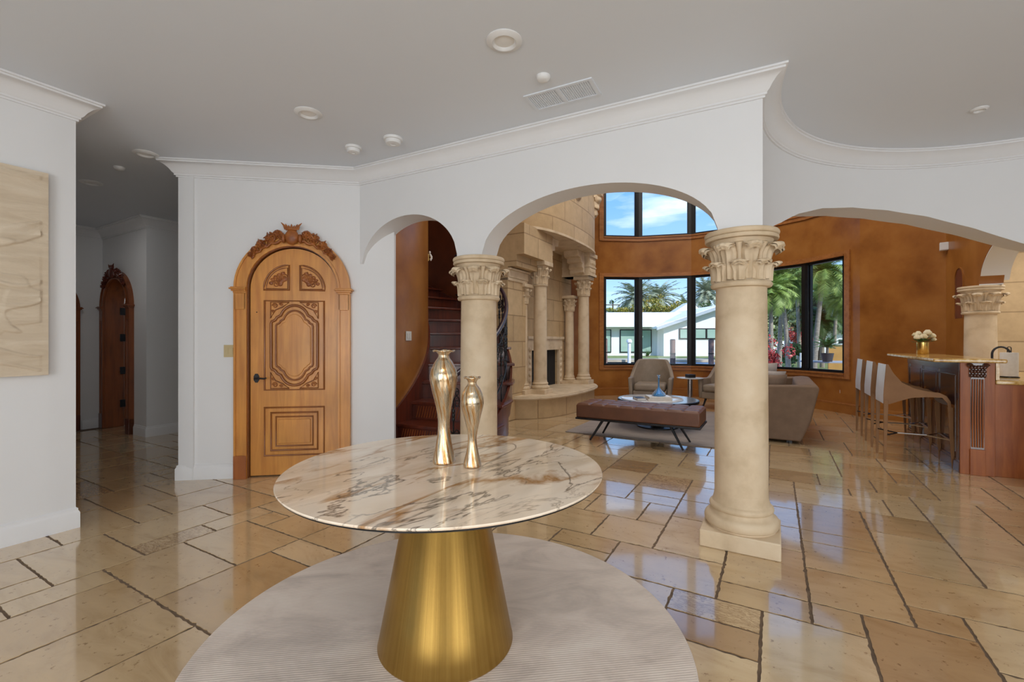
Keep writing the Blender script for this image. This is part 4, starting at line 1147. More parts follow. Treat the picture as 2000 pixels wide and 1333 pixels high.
# ================================================================= bench
def frame_loc(p, rz=R30): return (p[0], p[1], 0), rz
BC = (1.64, 5.85)
Bn = thing('bench', 'brown tufted leather bench on slanted black legs', 'bench', (BC[0], BC[1], .012), R30)
bm = BM(); w, d = .76, .28
def bt(u, v):
    x = (u-.5)*2*w; y = (v-.5)*2*d; e_ = min(w-abs(x), d-abs(y))
    z = .475
    gx = abs(((x+w)/(2*w)*8) % 1-.5)*2; gy = abs(((y+d)/(2*d)*3) % 1-.5)*2
    z -= .016*max(gx**8, gy**8)+.010*(gx*gy)**3
    if e_ < .03: z -= (.03-e_)**2*22
    return (x, y, z)
V = grid(bm, 97, 37, bt)
link('seat_cushion', bm, M['leather'], Bn, smooth=60)
bm = BM(); box(bm, -w, w, -d, d, .285, .457); link('seat_box', bm, M['leather'], Bn, bevel=.018, smooth=30)
bm = BM(); box(bm, -w-.008, w+.008, -d-.008, d+.008, .262, .288); link('seat_frame', bm, M['black'], Bn, bevel=.006, smooth=30)
for sx_ in (-1, 1):
    for sy_ in (-1, 1):
        bm = BM(); tube(bm, [(sx_*.42, sy_*.20, .265), (sx_*.575, sy_*.255, .001)], [.018, .012], 10); link('leg', bm, M['black'], Bn)
# living rug
bm = BM(); box(bm, 0, 2.3, 0, 3.0, 0, .012)
o = link('area_rug', bm, M['rug2'], loc=(.76, 6.49, .0005), rz=R30, smooth=0, bevel=.004); tag(o, 'rectangular grey-brown area rug under the bench and coffee table', 'rug')
# coffee table
CT = thing('coffee_table', 'round low coffee table with white stone top and dark rim', 'coffee table', (2.19, 6.85, .012))
bm = BM(); lathe(bm, [(0, .375), (.56, .375), (.585, .38), (.585, .415), (.575, .418), (0, .418)], 96, cap=False); link('tabletop', bm, M['black'], CT, smooth=30)
bm = BM(); lathe(bm, [(0, .418), (.572, .418), (.572, .421), (0, .421)], 96, cap=False); link('grey_top_layer', bm, mat('blue_grey_stone', (.28, .30, .34), (.22, .24, .28), .12), CT, smooth=30)
bm = BM(); lathe(bm, [(0, .421), (.445, .421), (.445, .428), (.44, .430), (0, .430)], 96, cx=-.09, cy=-.01, cap=False); link('white_stone_inlay', bm, M['marble_white'], CT, smooth=30)
bm = BM(); lathe(bm, [(.30, 0), (.30, .02), (.12, .03), (.10, .05), (.10, .36), (.25, .375)], 48); link('pedestal', bm, M['black'], CT, smooth=30)
zc_ = .443
def book(label, loc, rz, w, d, h, m):
    t = thing('book', label, 'book', loc, rz)
    bm = BM(); box(bm, -w/2, w/2, -d/2, d/2, 0, .003); box(bm, -w/2, w/2, -d/2, d/2, h-.003, h); box(bm, -w/2, w/2, d/2-.003, d/2, 0, h); link('cover', bm, m, t, smooth=0)
    bm = BM(); box(bm, -w/2+.004, w/2-.004, -d/2+.005, d/2-.003, .003, h-.003); link('pages', bm, M['paper'], t, smooth=0)
book('tan book, lower of the two under the blue glass vase', (2.13, 6.62, zc_), radians(-6), .34, .26, .030, M['book_tan'])
book('white book, upper of the two under the blue glass vase', (2.13, 6.63, zc_+.0305), radians(-3), .32, .25, .026, M['book_wh'])
book('small navy book lying left of the book stack on coffee table', (1.86, 6.64, zc_), radians(4), .13, .20, .035, M['book_nv'])
V = thing('blue_vase', 'blue glass decanter vase standing on the coffee table books', 'vase', (2.14, 6.64, zc_+.057))
bm = BM(); pr = [(0, 0), (.085, 0), (.098, .008), (.098, .022), (.080, .045), (.050, .075), (.026, .10), (.014, .125), (.010, .17), (.010, .245), (.011, .265), (.020, .270), (.011, .276), (.013, .285), (.026, .30), (.030, .302)]
lathe(bm, pr, 40, cap=False); link('glass_body', bm, M['blue'], V, smooth=50)
# armchairs
def armchair(label, loc, rz):
    t = thing('armchair', label, 'armchair', loc, rz, None)
    bm = BM(); nU, nV = 49, 12
    def top(a):      # a: 0 at the back, +-pi/2*1.35 at arm fronts
        k = abs(a)/2.2
        if k < .30: return .93-.02*k
        s = min(1, (k-.30)/.38); s = s*s*(3-2*s)
        return .924-.345*s
    def P_(u, v, off_):
        a = (u-.5)*2*2.15; R = .335+off_
        # superellipse-like plan: arms run forward
        ca, sa = cos(a), sin(a)
        x = R*sa*1.05; y = R*ca
        if abs(a) > pi/2: x = math.copysign(R*1.05, a); y = -(abs(a)-pi/2)*.62
        z0 = .20; z = z0+(top(a)-z0)*v
        flare = .05*v*(1 if abs(a) < 1.5 else .5)
        if abs(a) <= pi/2: x += sa*flare; y += ca*flare
        else: x += math.copysign(flare, a)
        return (x, y, z)
    o1 = grid(bm, nU, nV, lambda u, v: P_(u, v, .035)); i1 = grid(bm, nU, nV, lambda u, v: P_(u, v, -.035))
    for i in range(nU-1):
        face(bm, (o1[i][-1], o1[i+1][-1], i1[i+1][-1], i1[i][-1])); face(bm, (o1[i][0], i1[i][0], i1[i+1][0], o1[i+1][0]))
    for i in (0, nU-1):
        for j in range(nV-1): face(bm, (o1[i][j], o1[i][j+1], i1[i][j+1], i1[i][j]))
    link('curved_backrest', bm, M['grey_fab'], t, smooth=50, bevel=.02)
    bm = BM(); box(bm, -.29, .29, -.42, .20, .33, .47); link('seat_cushion', bm, M['grey_fab'], t, bevel=.045, smooth=40)
    bm = BM(); box(bm, -.31, .31, -.40, .24, .20, .33); link('seat_base', bm, M['grey_fab'], t, bevel=.02, smooth=40)
    for sx_ in (-1, 1):
        for y in (-.36, .26):
            bm = BM(); tube(bm, [(sx_*.24, y, .21), (sx_*.29, y*1.12, .001)], [.022, .011], 10); link('leg', bm, M['black'], t)
    return t
armchair('grey-beige armchair standing alone before the left window panes', (2.80, 9.15, .0005), radians(-22))
armchair('grey-beige armchair half hidden behind the nearest stone column', (4.14, 8.75, .0005), radians(-50))
# side table
t = thing('side_table', 'small round pedestal side table between the two armchairs', 'side table', (3.50, 8.95, .0))
bm = BM(); lathe(bm, [(0, .565), (.245, .565), (.25, .572), (.25, .580), (0, .583)], 48, cap=False); link('tabletop', bm, M['marble_white'], t, smooth=30)
bm = BM(); lathe(bm, [(.048, .01), (.048, .565)], 24); link('pole', bm, M['chrome'], t, smooth=30)
bm = BM(); lathe(bm, [(.16, 0), (.16, .008), (.05, .014), (0, .014)], 32); link('base', bm, M['black'], t, smooth=30)
bm = BM(); box(bm, -.07, .07, -.07, .07, 0, .062)
o = link('box', bm, M['black'], loc=(3.50, 8.93, .5835), rz=.2, smooth=0, bevel=.004); o.name = 'trinket_box'; tag(o, 'small black box on the little round side table', 'box')
# sofa: local x along its length (A direction), local -y... back towards the right
SF = thing('sofa', 'taupe curved-back sofa seen from its end beside the column', 'sofa', (3.27, 5.90, .0), atan2(A.y, A.x))
# room frame: x -> away (A), y -> left.  back of the sofa is at y = -.47, seat opens to +y
Ls, Ds = 1.72, .94
def hull(bm, x0, x1, prof, rnd=.06):
    """prof in (y,z); loft with rounded ends"""
    prism_x = [[bm.verts.new((x, y, z)) for y, z in prof] for x in (x0, x1)]
    a, b = prism_x; n = len(prof)
    face(bm, a); face(bm, b[::-1])
    for i in range(n): face(bm, (a[i], b[i], b[(i+1) % n], a[(i+1) % n]))
bm = BM(); hull(bm, .02, Ls-.02, [(-.36, .05), (.46, .05), (.47, .34), (-.42, .34)]); link('sofa_base', bm, M['taupe'], SF, bevel=.04, smooth=40)
bm = BM(); hull(bm, .03, Ls-.03, [(-.405, .035), (-.27, .035), (-.36, .74), (-.48, .755), (-.58, .745), (-.60, .70), (-.50, .34)]); link('backrest', bm, M['taupe'], SF, bevel=.035, smooth=50)
for i, x in enumerate((0, Ls-.16)):
    bm = BM(); hull(bm, x, x+.16, [(-.40, .035), (.44, .035), (.475, .20), (.485, .66), (.45, .705), (-.30, .735), (-.57, .745), (-.598, .71), (-.51, .30), (-.44, .12)])
    link('armrest', bm, M['taupe'], SF, bevel=.05, smooth=60)
for x0, x1 in ((.165, .855), (.865, 1.555)):
    bm = BM(); box(bm, x0, x1, -.28, .46, .335, .46); link('seat_cushion', bm, M['taupe'], SF, bevel=.04, smooth=40)
for sx_ in (.12, Ls-.12):
    for sy_ in (-.28, .36):
        bm = BM(); box(bm, sx_-.03, sx_+.03, sy_-.03, sy_+.03, 0, .05); link('foot', bm, M['black'], SF, smooth=0)
def pillow(label, p, w, h, t_, rot, m):
    bm = BM(); n = 15
    def fn(sgn):
        def f(u, v):
            x, y = (u-.5)*2, (v-.5)*2
            k = max(0, (1-x*x)*(1-y*y))**.45
            pin = 1-.07*(1-abs(x)**2)*abs(y)**3-.07*(1-abs(y)**2)*abs(x)**3
            return (x*w/2*pin, sgn*t_/2*k*(1+.12*sin(5*x+3*y)), y*h/2*pin)
        return f
    grid(bm, n, n, fn(1)); grid(bm, n, n, fn(-1))
    o = link('cushion', bm, m, loc=p, smooth=60); o.rotation_euler = rot; tag(o, label, 'cushion'); return o
def sloc(x, y, z):
    v = Vector((3.27, 5.90))+A*x+Vector((-A.y, A.x))*y; return (v.x, v.y, z)
ra = atan2(A.y, A.x)
pillow('brown cushion on the sofa, nearest the end facing the room', sloc(.34, -.05, .66), .42, .40, .15, (radians(12), 0, R30+.1), M['pillow_br'])
pillow('tan cushion leaning behind the brown one on the sofa', sloc(.62, -.02, .69), .44, .42, .14, (radians(14), .06, R30+.25), M['pillow_lt'])
pillow('large pale grey cushion standing tallest on the sofa', sloc(.92, .12, .73), .56, .52, .16, (radians(10), 0, R30-.1), M['pillow_lt'])
# ================================================================= bar
N0 = Vector((4.42, 4.48))
BR = thing('bar_counter', 'dark cherry wood raised bar with fluted pilaster and granite top', 'bar counter', (N0.x, N0.y, 0), R30)
# local x = B (to the right, end face direction), local y = A (away)
bl = 2.02
bm = BM(); box(bm, .004, .23, .0, bl, 0, 1.09); link('knee_wall', bm, M['cherry'], BR, smooth=0)
bm = BM(); box(bm, -.02, .004, 0, bl, .0, .10); box(bm, -.012, .004, 0, bl, .10, .125); box(bm, -.015, .004, 0, bl, 1.0, 1.09); link('front_rail', bm, M['cherry_dk'], BR, smooth=0, bevel=.003)
for i in range(4):
    y = .02+i*(bl-.11)/3
    bm = BM(); box(bm, -.014, .004, y, y+.07, .125, 1.0); link('stile', bm, M['cherry_dk'], BR, smooth=0, bevel=.003)
for i in range(3):
    y0 = .02+i*(bl-.11)/3+.07; y1 = y0+(bl-.11)/3-.07
    bm = BM(); box(bm, -.004, .004, y0, y1, .125, 1.0); box(bm, -.010, .004, y0+.05, y1-.05, .18, .95)
    link('door_panel', bm, M['cherry_dk'], BR, smooth=0, bevel=.006)
    bm = BM(); box(bm, -.018, -.004, y0, y1, .945, .962); link('panel_bead', bm, M['cherry_dk'], BR, smooth=0, bevel=.004)
# end pilaster
bm = BM(); box(bm, -.012, .235, -.022, .0, 0, 1.09); link('end_panel', bm, M['cherry'], BR, smooth=0, bevel=.003)
bm = BM(); box(bm, .055, .165, -.040, -.02, 0, .25); link('pilaster_block', bm, M['cherry'], BR, smooth=0, bevel=.003)
bm = BM(); box(bm, .062, .158, -.028, -.02, .25, .95); link('pilaster_groove_shade', bm, M['cherry_dk'], BR, smooth=0)  # dark plate behind the flutes puts the groove shade into colour
bm = BM()
for i in range(5): tube(bm, [(.074+i*.018, -.034, .27), (.074+i*.018, -.034, .93)], .0062, 8)
link('fluted_pilaster', bm, M['cherry'], BR, smooth=40, bevel=.002)
bm = BM(); box(bm, .050, .170, -.036, -.02, .95, 1.085)
for i in range(5):
    for j in range(3): blob(bm, (.064+i*.023, -.040-.004*j, .965+j*.040), (.014, .014, .020), 8, 6, .4, 6, i+j)
for s in (.055, .165): scroll(bm, s, 1.06, -.046, .022, 1 if s > .1 else -1, 1.6, .008)
link('carved_capital', bm, M['cherry_dk'], BR, smooth=50)
bm = BM(); box(bm, -.225, .30, -.09, bl+.05, 1.09, 1.128); link('bar_top', bm, M['granite'], BR, smooth=0, bevel=.012)
LC = thing('kitchen_counter', 'lower cherry wood counter with speckled gold granite top, right edge', 'counter', (N0.x, N0.y, 0), R30)
bm = BM(); box(bm, .238, 2.2, .01, 1.66, 0, .885); link('cabinet_body', bm, M['cherry'], LC, smooth=0, bevel=.003)
bm = BM(); box(bm, .238, 2.25, -.03, 1.70, .886, .926); link('countertop', bm, M['granite'], LC, smooth=0, bevel=.010)
bm = BM(); box(bm, .238, .262, -.028, 1.68, .927, 1.088); link('backsplash', bm, M['granite'], LC, smooth=0)
def barp(x, y): v = N0+B*x+A*y; return (v.x, v.y)
# faucet, towel roll, flowers
q = barp(.62, 1.35); t = thing('faucet', 'black gooseneck faucet behind the raised bar', 'faucet', (*q, .926), R30)
bm = BM(); pts = [(0, 0, .0), (0, 0, .22)]+[(.075-.075*cos(pi*i/12), 0, .22+.085*sin(pi*i/12)) for i in range(1, 13)]+[(.15, 0, .17)]
tube(bm, pts, .011, 10); link('spout', bm, M['black'], t, smooth=50)
bm = BM(); lathe(bm, [(.026, 0), (.026, .02), (.014, .04)], 20); tube(bm, [(-.0, -.01, .06), (-.02, -.06, .09)], .006, 6); link('tap_handle', bm, M['black'], t)
q = barp(.50, .52); t = thing('paper_towel_holder', 'white paper towel roll on black stand behind the bar top', 'paper towel', (*q, .926), R30)
bm = BM(); lathe(bm, [(.02, .012), (.066, .012), (.067, .25), (.066, .255), (.02, .255)], 32); link('paper_roll', bm, M['paper'], t, smooth=30)
bm = BM(); lathe(bm, [(.075, 0), (.075, .008), (0, .010)], 32); tube(bm, [(0, 0, .0), (0, 0, .26)], .006, 8)
tube(bm, [(-.014, 0, .256)]+[(-.014*cos(pi*i/8), 0, .30+.014*sin(pi*i/8)) for i in range(9)]+[(.014, 0, .256)], .004, 6); link('stand', bm, M['black'], t, smooth=40)
q = barp(.06, 1.62); t = thing('flower_vase', 'gold cylinder vase of cream flowers on the bar top', 'vase', (*q, 1.1285), 0)
bm = BM(); lathe(bm, [(.0, 0), (.060, 0), (.062, .004), (.062, .155), (.058, .158), (.055, .154), (.055, .05), (0, .05)], 40, cap=False); link('gold_pot', bm, M['brass'], t, smooth=30)
random.seed(8)
for i, (x, y, z, r) in enumerate(((-.085, -.02, .215, .042), (-.035, -.05, .225, .045), (.035, -.03, .275, .048), (.105, -.02, .235, .042), (-.03, .03, .265, .040), (.07, .04, .22, .036), (-.075, .03, .25, .034), (.115, -.03, .19, .03))):
    bm = BM()
    for k in range(3):
        for j in range(7):
            a = 2*pi*(j+.5*k)/7; rr = r*(.75-.22*k)
            blob(bm, (x+rr*cos(a)*.7, y+rr*sin(a)*.7, z+r*.18*k), (r*.42, r*.42, r*.5), 8, 6, .3, 7, i+j)
    blob(bm, (x, y, z+r*.2), (r*.5, r*.5, r*.6), 8, 6, .2, 6, i)
    link('bloom', bm, M['petal'], t, smooth=60)
bm = BM()
for i in range(46):
    a = random.uniform(0, 2*pi); el = random.uniform(.1, 1.3); ln = random.uniform(.10, .15)
    d_ = Vector((cos(a)*cos(el)*1.15, sin(a)*cos(el)*1.15, sin(el)*.75)); c0 = Vector((0, 0, .145)); e_ = c0+d_*ln
    s_ = d_.cross(Vector((0, 0, 1))).normalized()*.018
    vs = [bm.verts.new(c0+d_*ln*.3), bm.verts.new(c0+d_*ln*.7+s_), bm.verts.new(e_), bm.verts.new(c0+d_*ln*.7-s_)]; face(bm, vs)
o = link('foliage', bm, M['leaf_dk'], t, smooth=0)
# bar stools: local x = towards the bar (B), y = width
def stool(label, loc, rz, group):
    t = thing('bar_stool', label, 'bar stool', loc, rz, group)
    W_ = .215
    side = [(-.262, 1.045), (-.245, 1.05), (-.20, .955), (-.13, .86), (-.03, .80), (.08, .775), (.17, .765), (.225, .735), (.255, .68), (.262, .60), (.238, .60), (.228, .665), (.19, .715), (.08, .715), (-.05, .70), (-.16, .655), (-.235, .62), (-.285, .625), (-.285, .72), (-.275, .88)]
    for s in (-1, 1):
        bm = BM(); prism_y(bm, side, s*W_-.008, s*W_+.008); link('side_panel', bm, M['stool'], t, smooth=30, bevel=.003)
    prof = [(-.245, 1.04), (-.235, .92), (-.215, .80), (-.17, .755), (-.08, .748), (.05, .742), (.15, .738), (.21, .715), (.238, .66)]
    bm = BM()
    def fn(u, v):
        i = min(int(v*(len(prof)-1)), len(prof)-2); f = v*(len(prof)-1)-i
        x = prof[i][0]*(1-f)+prof[i+1][0]*f; z = prof[i][1]*(1-f)+prof[i+1][1]*f
        yy = (u-.5)*2; return (x, yy*(W_-.01), z-.012*(1-yy*yy))
    a = grid(bm, 9, 33, fn); b = grid(bm, 9, 33, lambda u, v: (lambda p: (p[0]-(.014 if v < .3 else 0), p[1], p[2]-.016))(fn(u, v)))
    link('seat', bm, M['stool_dk'], t, smooth=50)
    bm = BM(); prism_y(bm, [(-.262, 1.045), (-.275, .88), (-.286, .72), (-.286, .625), (-.279, .625), (-.277, .72), (-.266, .88), (-.252, 1.045)], -W_, W_)
    link('back_panel', bm, M['stool_bk'], t, smooth=30)
    for s in (-1, 1):
        for (x0, x1, z0) in ((-.262, -.272, .66), (.250, .275, .62)):
            bm = BM(); v0 = z0
            def q_(x, z, hx, hy): return [bm.verts.new((x+a_*hx, s*W_+b_*hy, z)) for a_, b_ in ((-1, -1), (1, -1), (1, 1), (-1, 1))]
            A_ = q_(x0, v0, .020, .013); B_ = q_(x1, .0, .010, .009)
            face(bm, A_); face(bm, B_[::-1])
            for i in range(4): face(bm, (A_[i], B_[i], B_[(i+1) % 4], A_[(i+1) % 4]))
            link('leg', bm, M['stool'], t, smooth=0, bevel=.002)
    bm = BM(); zf = .285
    tube(bm, [(-.268, -W_, zf), (-.13, 0, zf)], .007, 8); tube(bm, [(-.268, W_, zf), (-.13, 0, zf)], .007, 8); link('rear_stretcher', bm, M['black'], t)
    bm = BM(); tube(bm, [(-.13, 0, zf), (.12, 0, zf), (.265, -W_, zf)], .008, 8); tube(bm, [(.12, 0, zf), (.265, W_, zf)], .008, 8); tube(bm, [(.264, -W_, zf), (.264, W_, zf)], .008, 8)
    link('footrest', bm, M['chrome'], t, smooth=40)
    return t
S0 = Vector((4.385, 4.96)); st = stool('taupe leather bar stool with window sheen on back, nearest the pilaster end of bar', (S0.x-.02, S0.y, 0), R30, 'bar stools')
for k, lb in ((1, 'middle one of three taupe leather bar stools along the bar'), (2, 'taupe leather bar stool farthest away, beside the orange wall')):
    p_ = S0+A*.76*k; dup(st, (p_.x-.02, p_.y, 0), R30, lb)
# tv in the kitchen room
q = K0+A*.95+B*1.55; t = thing('television', 'dark television on white wall, cut by the right photo edge', 'television', (q.x-.0, q.y, 1.25), R30)
bm = BM(); box(bm, -.05, 1.1, -.045, -.005, 0, .70); link('tv_housing', bm, M['black'], t, smooth=0, bevel=.004)
bm = BM(); box(bm, -.035, 1.085, -.048, -.045, .015, .685); link('tv_screen', bm, M['screen'], t, smooth=0)
# sconce by the stairs
a = radians(16); p_ = (SC.x+1.862*cos(a), SC.y+1.862*sin(a))
t = thing('wall_sconce', 'small crystal wall sconce high beside the staircase', 'wall lamp', (*p_, 2.45), a-pi/2)
bm = BM(); box(bm, -.02, .02, 0, .015, -.05, .05); tube(bm, [(0, .0, 0), (0, .03, -.03), (0, .04, .0)], .004, 6); link('bracket', bm, M['brass'], t)
bm = BM()
for i in range(6): blob(bm, (.012*cos(i), .04+.012*sin(i), .0+.02*i-.03), (.014, .014, .02), 8, 6)
link('crystals', bm, M['lens'], t, smooth=0)
# ================================================================= outdoors
def pxy(px, Y): return ((px-1000)/889*Y, Y)
def gz(name, pts, z0, z1, m, label, cat, kind='structure'):
    bm = BM(); prism(bm, pts, z0, z1); o = link(name, bm, m, smooth=0)
    if kind == 'structure': o['kind'] = 'structure'
    else: tag(o, label, cat, kind=kind if kind != 'thing' else None)
    return o
gz('ground_terrace', [(-14, 12), (9, 12), (9, 17), (-14, 17)], -.6, -.35, M['concrete'], '', '')
gz('canal_water', [(-60, 13), (12.5, 13), (12.5, 28.3), (-60, 28.3)], -1.3, -1.05, M['water'], '', '')
gz('ground_lawn', [(-60, 29.3), (60, 29.3), (60, 90), (-60, 90)], -.6, .10, M['grass'], '', '')
gz('ground_garden', [(12.5, 8.5), (60, 8.5), (60, 29.3), (12.5, 29.3)], -.6, .02, M['grass'], '', '')
gz('ground_patio', [(6.5, 8.6), (12.5, 8.6), (12.5, 28), (9.2, 28), (9.2, 13), (6.5, 13)], -.6, .0, M['pavers'], '', '')
SW = thing('seawall', 'dark weathered seawall with pale concrete cap across the canal', 'seawall', (0, 28.3, -1.3))
bm = BM(); box(bm, -60, 12.5, 0, 1.0, 0, 1.32); link('wall_body', bm, M['concrete_dk'], SW, smooth=0)
bm = BM(); box(bm, -60, 12.5, -.7, 1.6, 1.321, 1.46); link('concrete_cap', bm, M['concrete'], SW, smooth=0)
# white house across the canal
HS = thing('house', 'white single-storey house with white roof across the canal', 'house', (0, 0, 0))
hy = 36.0
bm = BM(); box(bm, 2.0, 12.0, hy+1.2, hy+9, .1, 2.45); link('left_wing', bm, M['stucco'], HS, smooth=0)
bm = BM(); gx0, gx1, gxm = 11.7, 23.0, 16.4
prism_y(bm, [(gx0+.3, .1), (gx1-.3, .1), (gx1-.3, 2.35), (gxm, 3.85), (gx0+.3, 2.35)], hy, hy+8); link('gable_wing', bm, M['stucco'], HS, smooth=0)
bm = BM()
v = [bm.verts.new(p) for p in ((1.2, hy+.3, 2.42), (13, hy+.3, 2.42), (16, hy+6, 3.82), (1.2, hy+6, 3.82), (1.2, hy+.3, 2.55), (13, hy+.3, 2.55), (16, hy+6, 3.95), (1.2, hy+6, 3.95))]
for q in ((0, 1, 2, 3), (4, 7, 6, 5), (0, 4, 5, 1), (1, 5, 6, 2), (2, 6, 7, 3), (3, 7, 4, 0)): face(bm, [v[i] for i in q])
link('main_roof', bm, M['roof'], HS, smooth=0)
for s, (xa, xb) in enumerate(((gx0-.5, gxm), (gxm, gx1+.5))):
    za, zb = (2.25, 4.02) if s == 0 else (4.02, 2.05)
    bm = BM(); q = [(xa, za), (xb, zb), (xb, zb+.17), (xa, za+.17)]; prism_y(bm, q, hy-.7, hy+9); link('gable_roof', bm, M['roof'], HS, smooth=0)
    bm = BM(); q = [(xa, za-.12), (xb, zb-.12), (xb, zb+.12), (xa, za+.12)]; prism_y(bm, q, hy-.78, hy-.70); link('bargeboard', bm, M['soffit'], HS, smooth=0)
bm = BM(); prism_y(bm, [(17.5, 3.2), (20.5, 4.7), (30, 4.7), (30, 3.2)], hy+9.1, hy+11); link('rear_roof', bm, M['roof'], HS, smooth=0)
bm = BM(); prism_y(bm, [(15.2, 3.6), (17.6, 5.15), (20.0, 3.6)], hy+9.1, hy+10.9); link('rear_gable', bm, M['roof'], HS, smooth=0)
for (x0, x1, z0, z1, yy) in ((6.0, 8.1, .35, 2.25, hy+1.18), (8.8, 11.4, .35, 2.25, hy+1.18), (13.2, 16.4, 1.45, 2.3, hy-.03)):
    fr = BM(); box(fr, x0, x1, yy-.05, yy, z0, z1); f_ = link('window_frame', fr, M['bronze'], HS, smooth=0)
    bm = BM(); nsp = 3 if x1-x0 > 2.9 else 1
    for i in range(nsp):
        w_ = (x1-x0)/nsp; box(bm, x0+i*w_+.08, x0+(i+1)*w_-.08, yy-.07, yy-.05, z0+.08, z1-.08)
    link('window_glass', bm, M['gwin'], f_, smooth=0)
gp = BM(); box(gp, 5.8, 6.3, 0, .3, 0, 1); gp.free()
# pilings in the canal
def piling(label, px, Y, z1, r, cap=False, m=None):
    x, y = pxy(px, Y); t = thing('dock_piling', label, 'piling', (x, y, -1.3))
    bm = BM(); lathe(bm, [(r, 0), (r*.98, z1+1.3-.35), (r*1.0, z1+1.3)], 16); link('post', bm, m or M['piling'], t, smooth=30)
    bm = BM(); lathe(bm, [(r*1.04, z1+1.3-.75), (r*1.04, z1+1.3-.70)], 16); lathe(bm, [(r*1.02, z1+1.3), (r*.7, z1+1.34)], 16); link('band', bm, M['black'], t, smooth=30)
piling('thin dock piling at the far left edge of the window view', 1182, 25, 1.4, .13)
piling('weathered dock piling seen in the middle window pane', 1314, 24, 1.36, .14)
piling('weathered dock piling seen beside the nearest stone column', 1389, 24, 1.36, .14)
x, y = pxy(1229, 27.2); t = thing('power_pedestal', 'short white dockside power pedestal by the seawall', 'pedestal', (x, y, -1.2))
bm = BM(); lathe(bm, [(.10, 0), (.10, 2.45)], 16); link('post', bm, M['stucco'], t); bm = BM(); lathe(bm, [(.16, 2.4), (.17, 2.5), (.12, 2.6), (.02, 2.62)], 16); link('cap', bm, M['stucco'], t)
x, y = pxy(1197, 60); t = thing('utility_pole', 'distant utility pole left of the palms', 'utility pole', (x, y, 0))
bm = BM(); lathe(bm, [(.13, 0), (.10, 6.6)], 10); link('pole', bm, M['trunk_dk'], t); bm = BM(); box(bm, -.9, .9, -.06, .06, 6.0, 6.12); box(bm, .1, .4, -.15, .15, 4.9, 5.5); link('crossarm', bm, M['trunk_dk'], t)
# palms
def frond_pts(base, az, el, ln, droop, n=9):
    pts = []; p = Vector(base); e_ = el
    for i in range(n):
        pts.append(p.copy()); d_ = Vector((cos(az)*cos(e_), sin(az)*cos(e_), sin(e_))); p += d_*ln/(n-1); e_ -= droop/(n-1)
    return pts
def add_frond(bm, base, az, el, ln, droop, wid, nl=9, lw=.03):
    pts = frond_pts(base, az, el, ln, droop, nl+1)
    tube(bm, pts, [.02*(ln/2)*(1-.8*i/nl) for i in range(nl+1)], 4)
    side0 = Vector((-sin(az), cos(az), 0))
    for i in range(1, nl+1):
        for f in (0, .5):
            p = pts[i-1].lerp(pts[i], f); d_ = (pts[i]-pts[i-1]).normalized(); k = (i-1+f)/nl
            w_ = wid*sin(pi*(.12+.84*k))**.7
            for s in (-1, 1):
                q = p+side0*s*w_+d_*w_*.75-Vector((0, 0, w_*random.uniform(.05, .45)))
                u = d_*lw*random.uniform(.7, 1.3)
                a = bm.verts.new(p-u); b = bm.verts.new(p+u); c_ = bm.verts.new(q); face(bm, (a, b, c_))
def palm(name, label, px, Y, zg, hgt, fl, nf, m, mt, r=.2, lean=(0, 0), wid=.45, seed=0, droop=1.3, group=None, nl=9, lw=.05):
    random.seed(seed); x, y = pxy(px, Y) if not isinstance(px, tuple) else px
    t = thing(name, label, 'palm tree', (x, y, zg), 0, group)
    bm = BM(); n = 10
    tp_ = [(lean[0]*(i/n)**1.5, lean[1]*(i/n)**1.5, hgt*i/n) for i in range(n+1)]
    tube(bm, tp_, [r*(1.25-.45*i/n) for i in range(n+1)], 10); link('trunk', bm, mt, t, smooth=50)
    bm = BM(); base = Vector(tp_[-1])
    for i in range(nf):
        az = 2*pi*i*.618+random.uniform(-.2, .2); el = 1.45-1.9*(i/nf)+random.uniform(-.1, .1)
        add_frond(bm, base, az, el, fl*random.uniform(.85, 1.1), droop*random.uniform(.7, 1.2), wid, nl, lw)
    link('fronds', bm, m, t, smooth=0); return t
palm('date_palm', 'grey-green date palm behind house roof, left of window mullion', 1243, 52, 0, 6.1, 3.1, 70, M['date'], M['trunk'], .3, wid=.5, seed=1, lw=.09)
palm('date_palm', 'grey-green date palm behind house roof, centre pane of the window', 1285, 56, 0, 6.3, 3.3, 70, M['date'], M['trunk'], .3, wid=.5, seed=2, lw=.09)
palm('date_palm', 'full date palm seen left of the nearest stone column', 1379, 52, 0, 6.7, 2.9, 74, M['date'], M['trunk'], .3, wid=.45, seed=3, lw=.08)
palm('date_palm', 'small distant date palm beside the dark window mullion', 1337, 66, 0, 6.2, 2.6, 40, M['date'], M['trunk'], .25, wid=.4, seed=4, lw=.1)
# leafy crowns
def leaf_cloud(bm, c0, rad, n, size, seed=0):
    random.seed(seed); c0 = Vector(c0)
    cl = [(Vector((random.gauss(0, .45)*rad[0], random.gauss(0, .45)*rad[1], random.gauss(0, .45)*rad[2])), random.uniform(.25, .5)) for _ in range(16)]
    for _ in range(n):
        cc_, cr_ = random.choice(cl)
        d_ = Vector((random.gauss(0, 1), random.gauss(0, 1), random.gauss(0, 1))).normalized()*cr_*random.uniform(.6, 1.05)
        p = c0+cc_+Vector((d_.x*rad[0], d_.y*rad[1], d_.z*rad[2]))
        a = Vector((random.gauss(0, 1), random.gauss(0, 1), random.gauss(0, 1))).normalized(); b = a.cross(Vector((random.gauss(0, 1), random.gauss(0, 1), random.gauss(0, 1)))).normalized()
        s = size*random.uniform(.6, 1.3)
        face(bm, [bm.verts.new(p+a*s), bm.verts.new(p+b*s*.45), bm.verts.new(p-a*s), bm.verts.new(p-b*s*.45)])
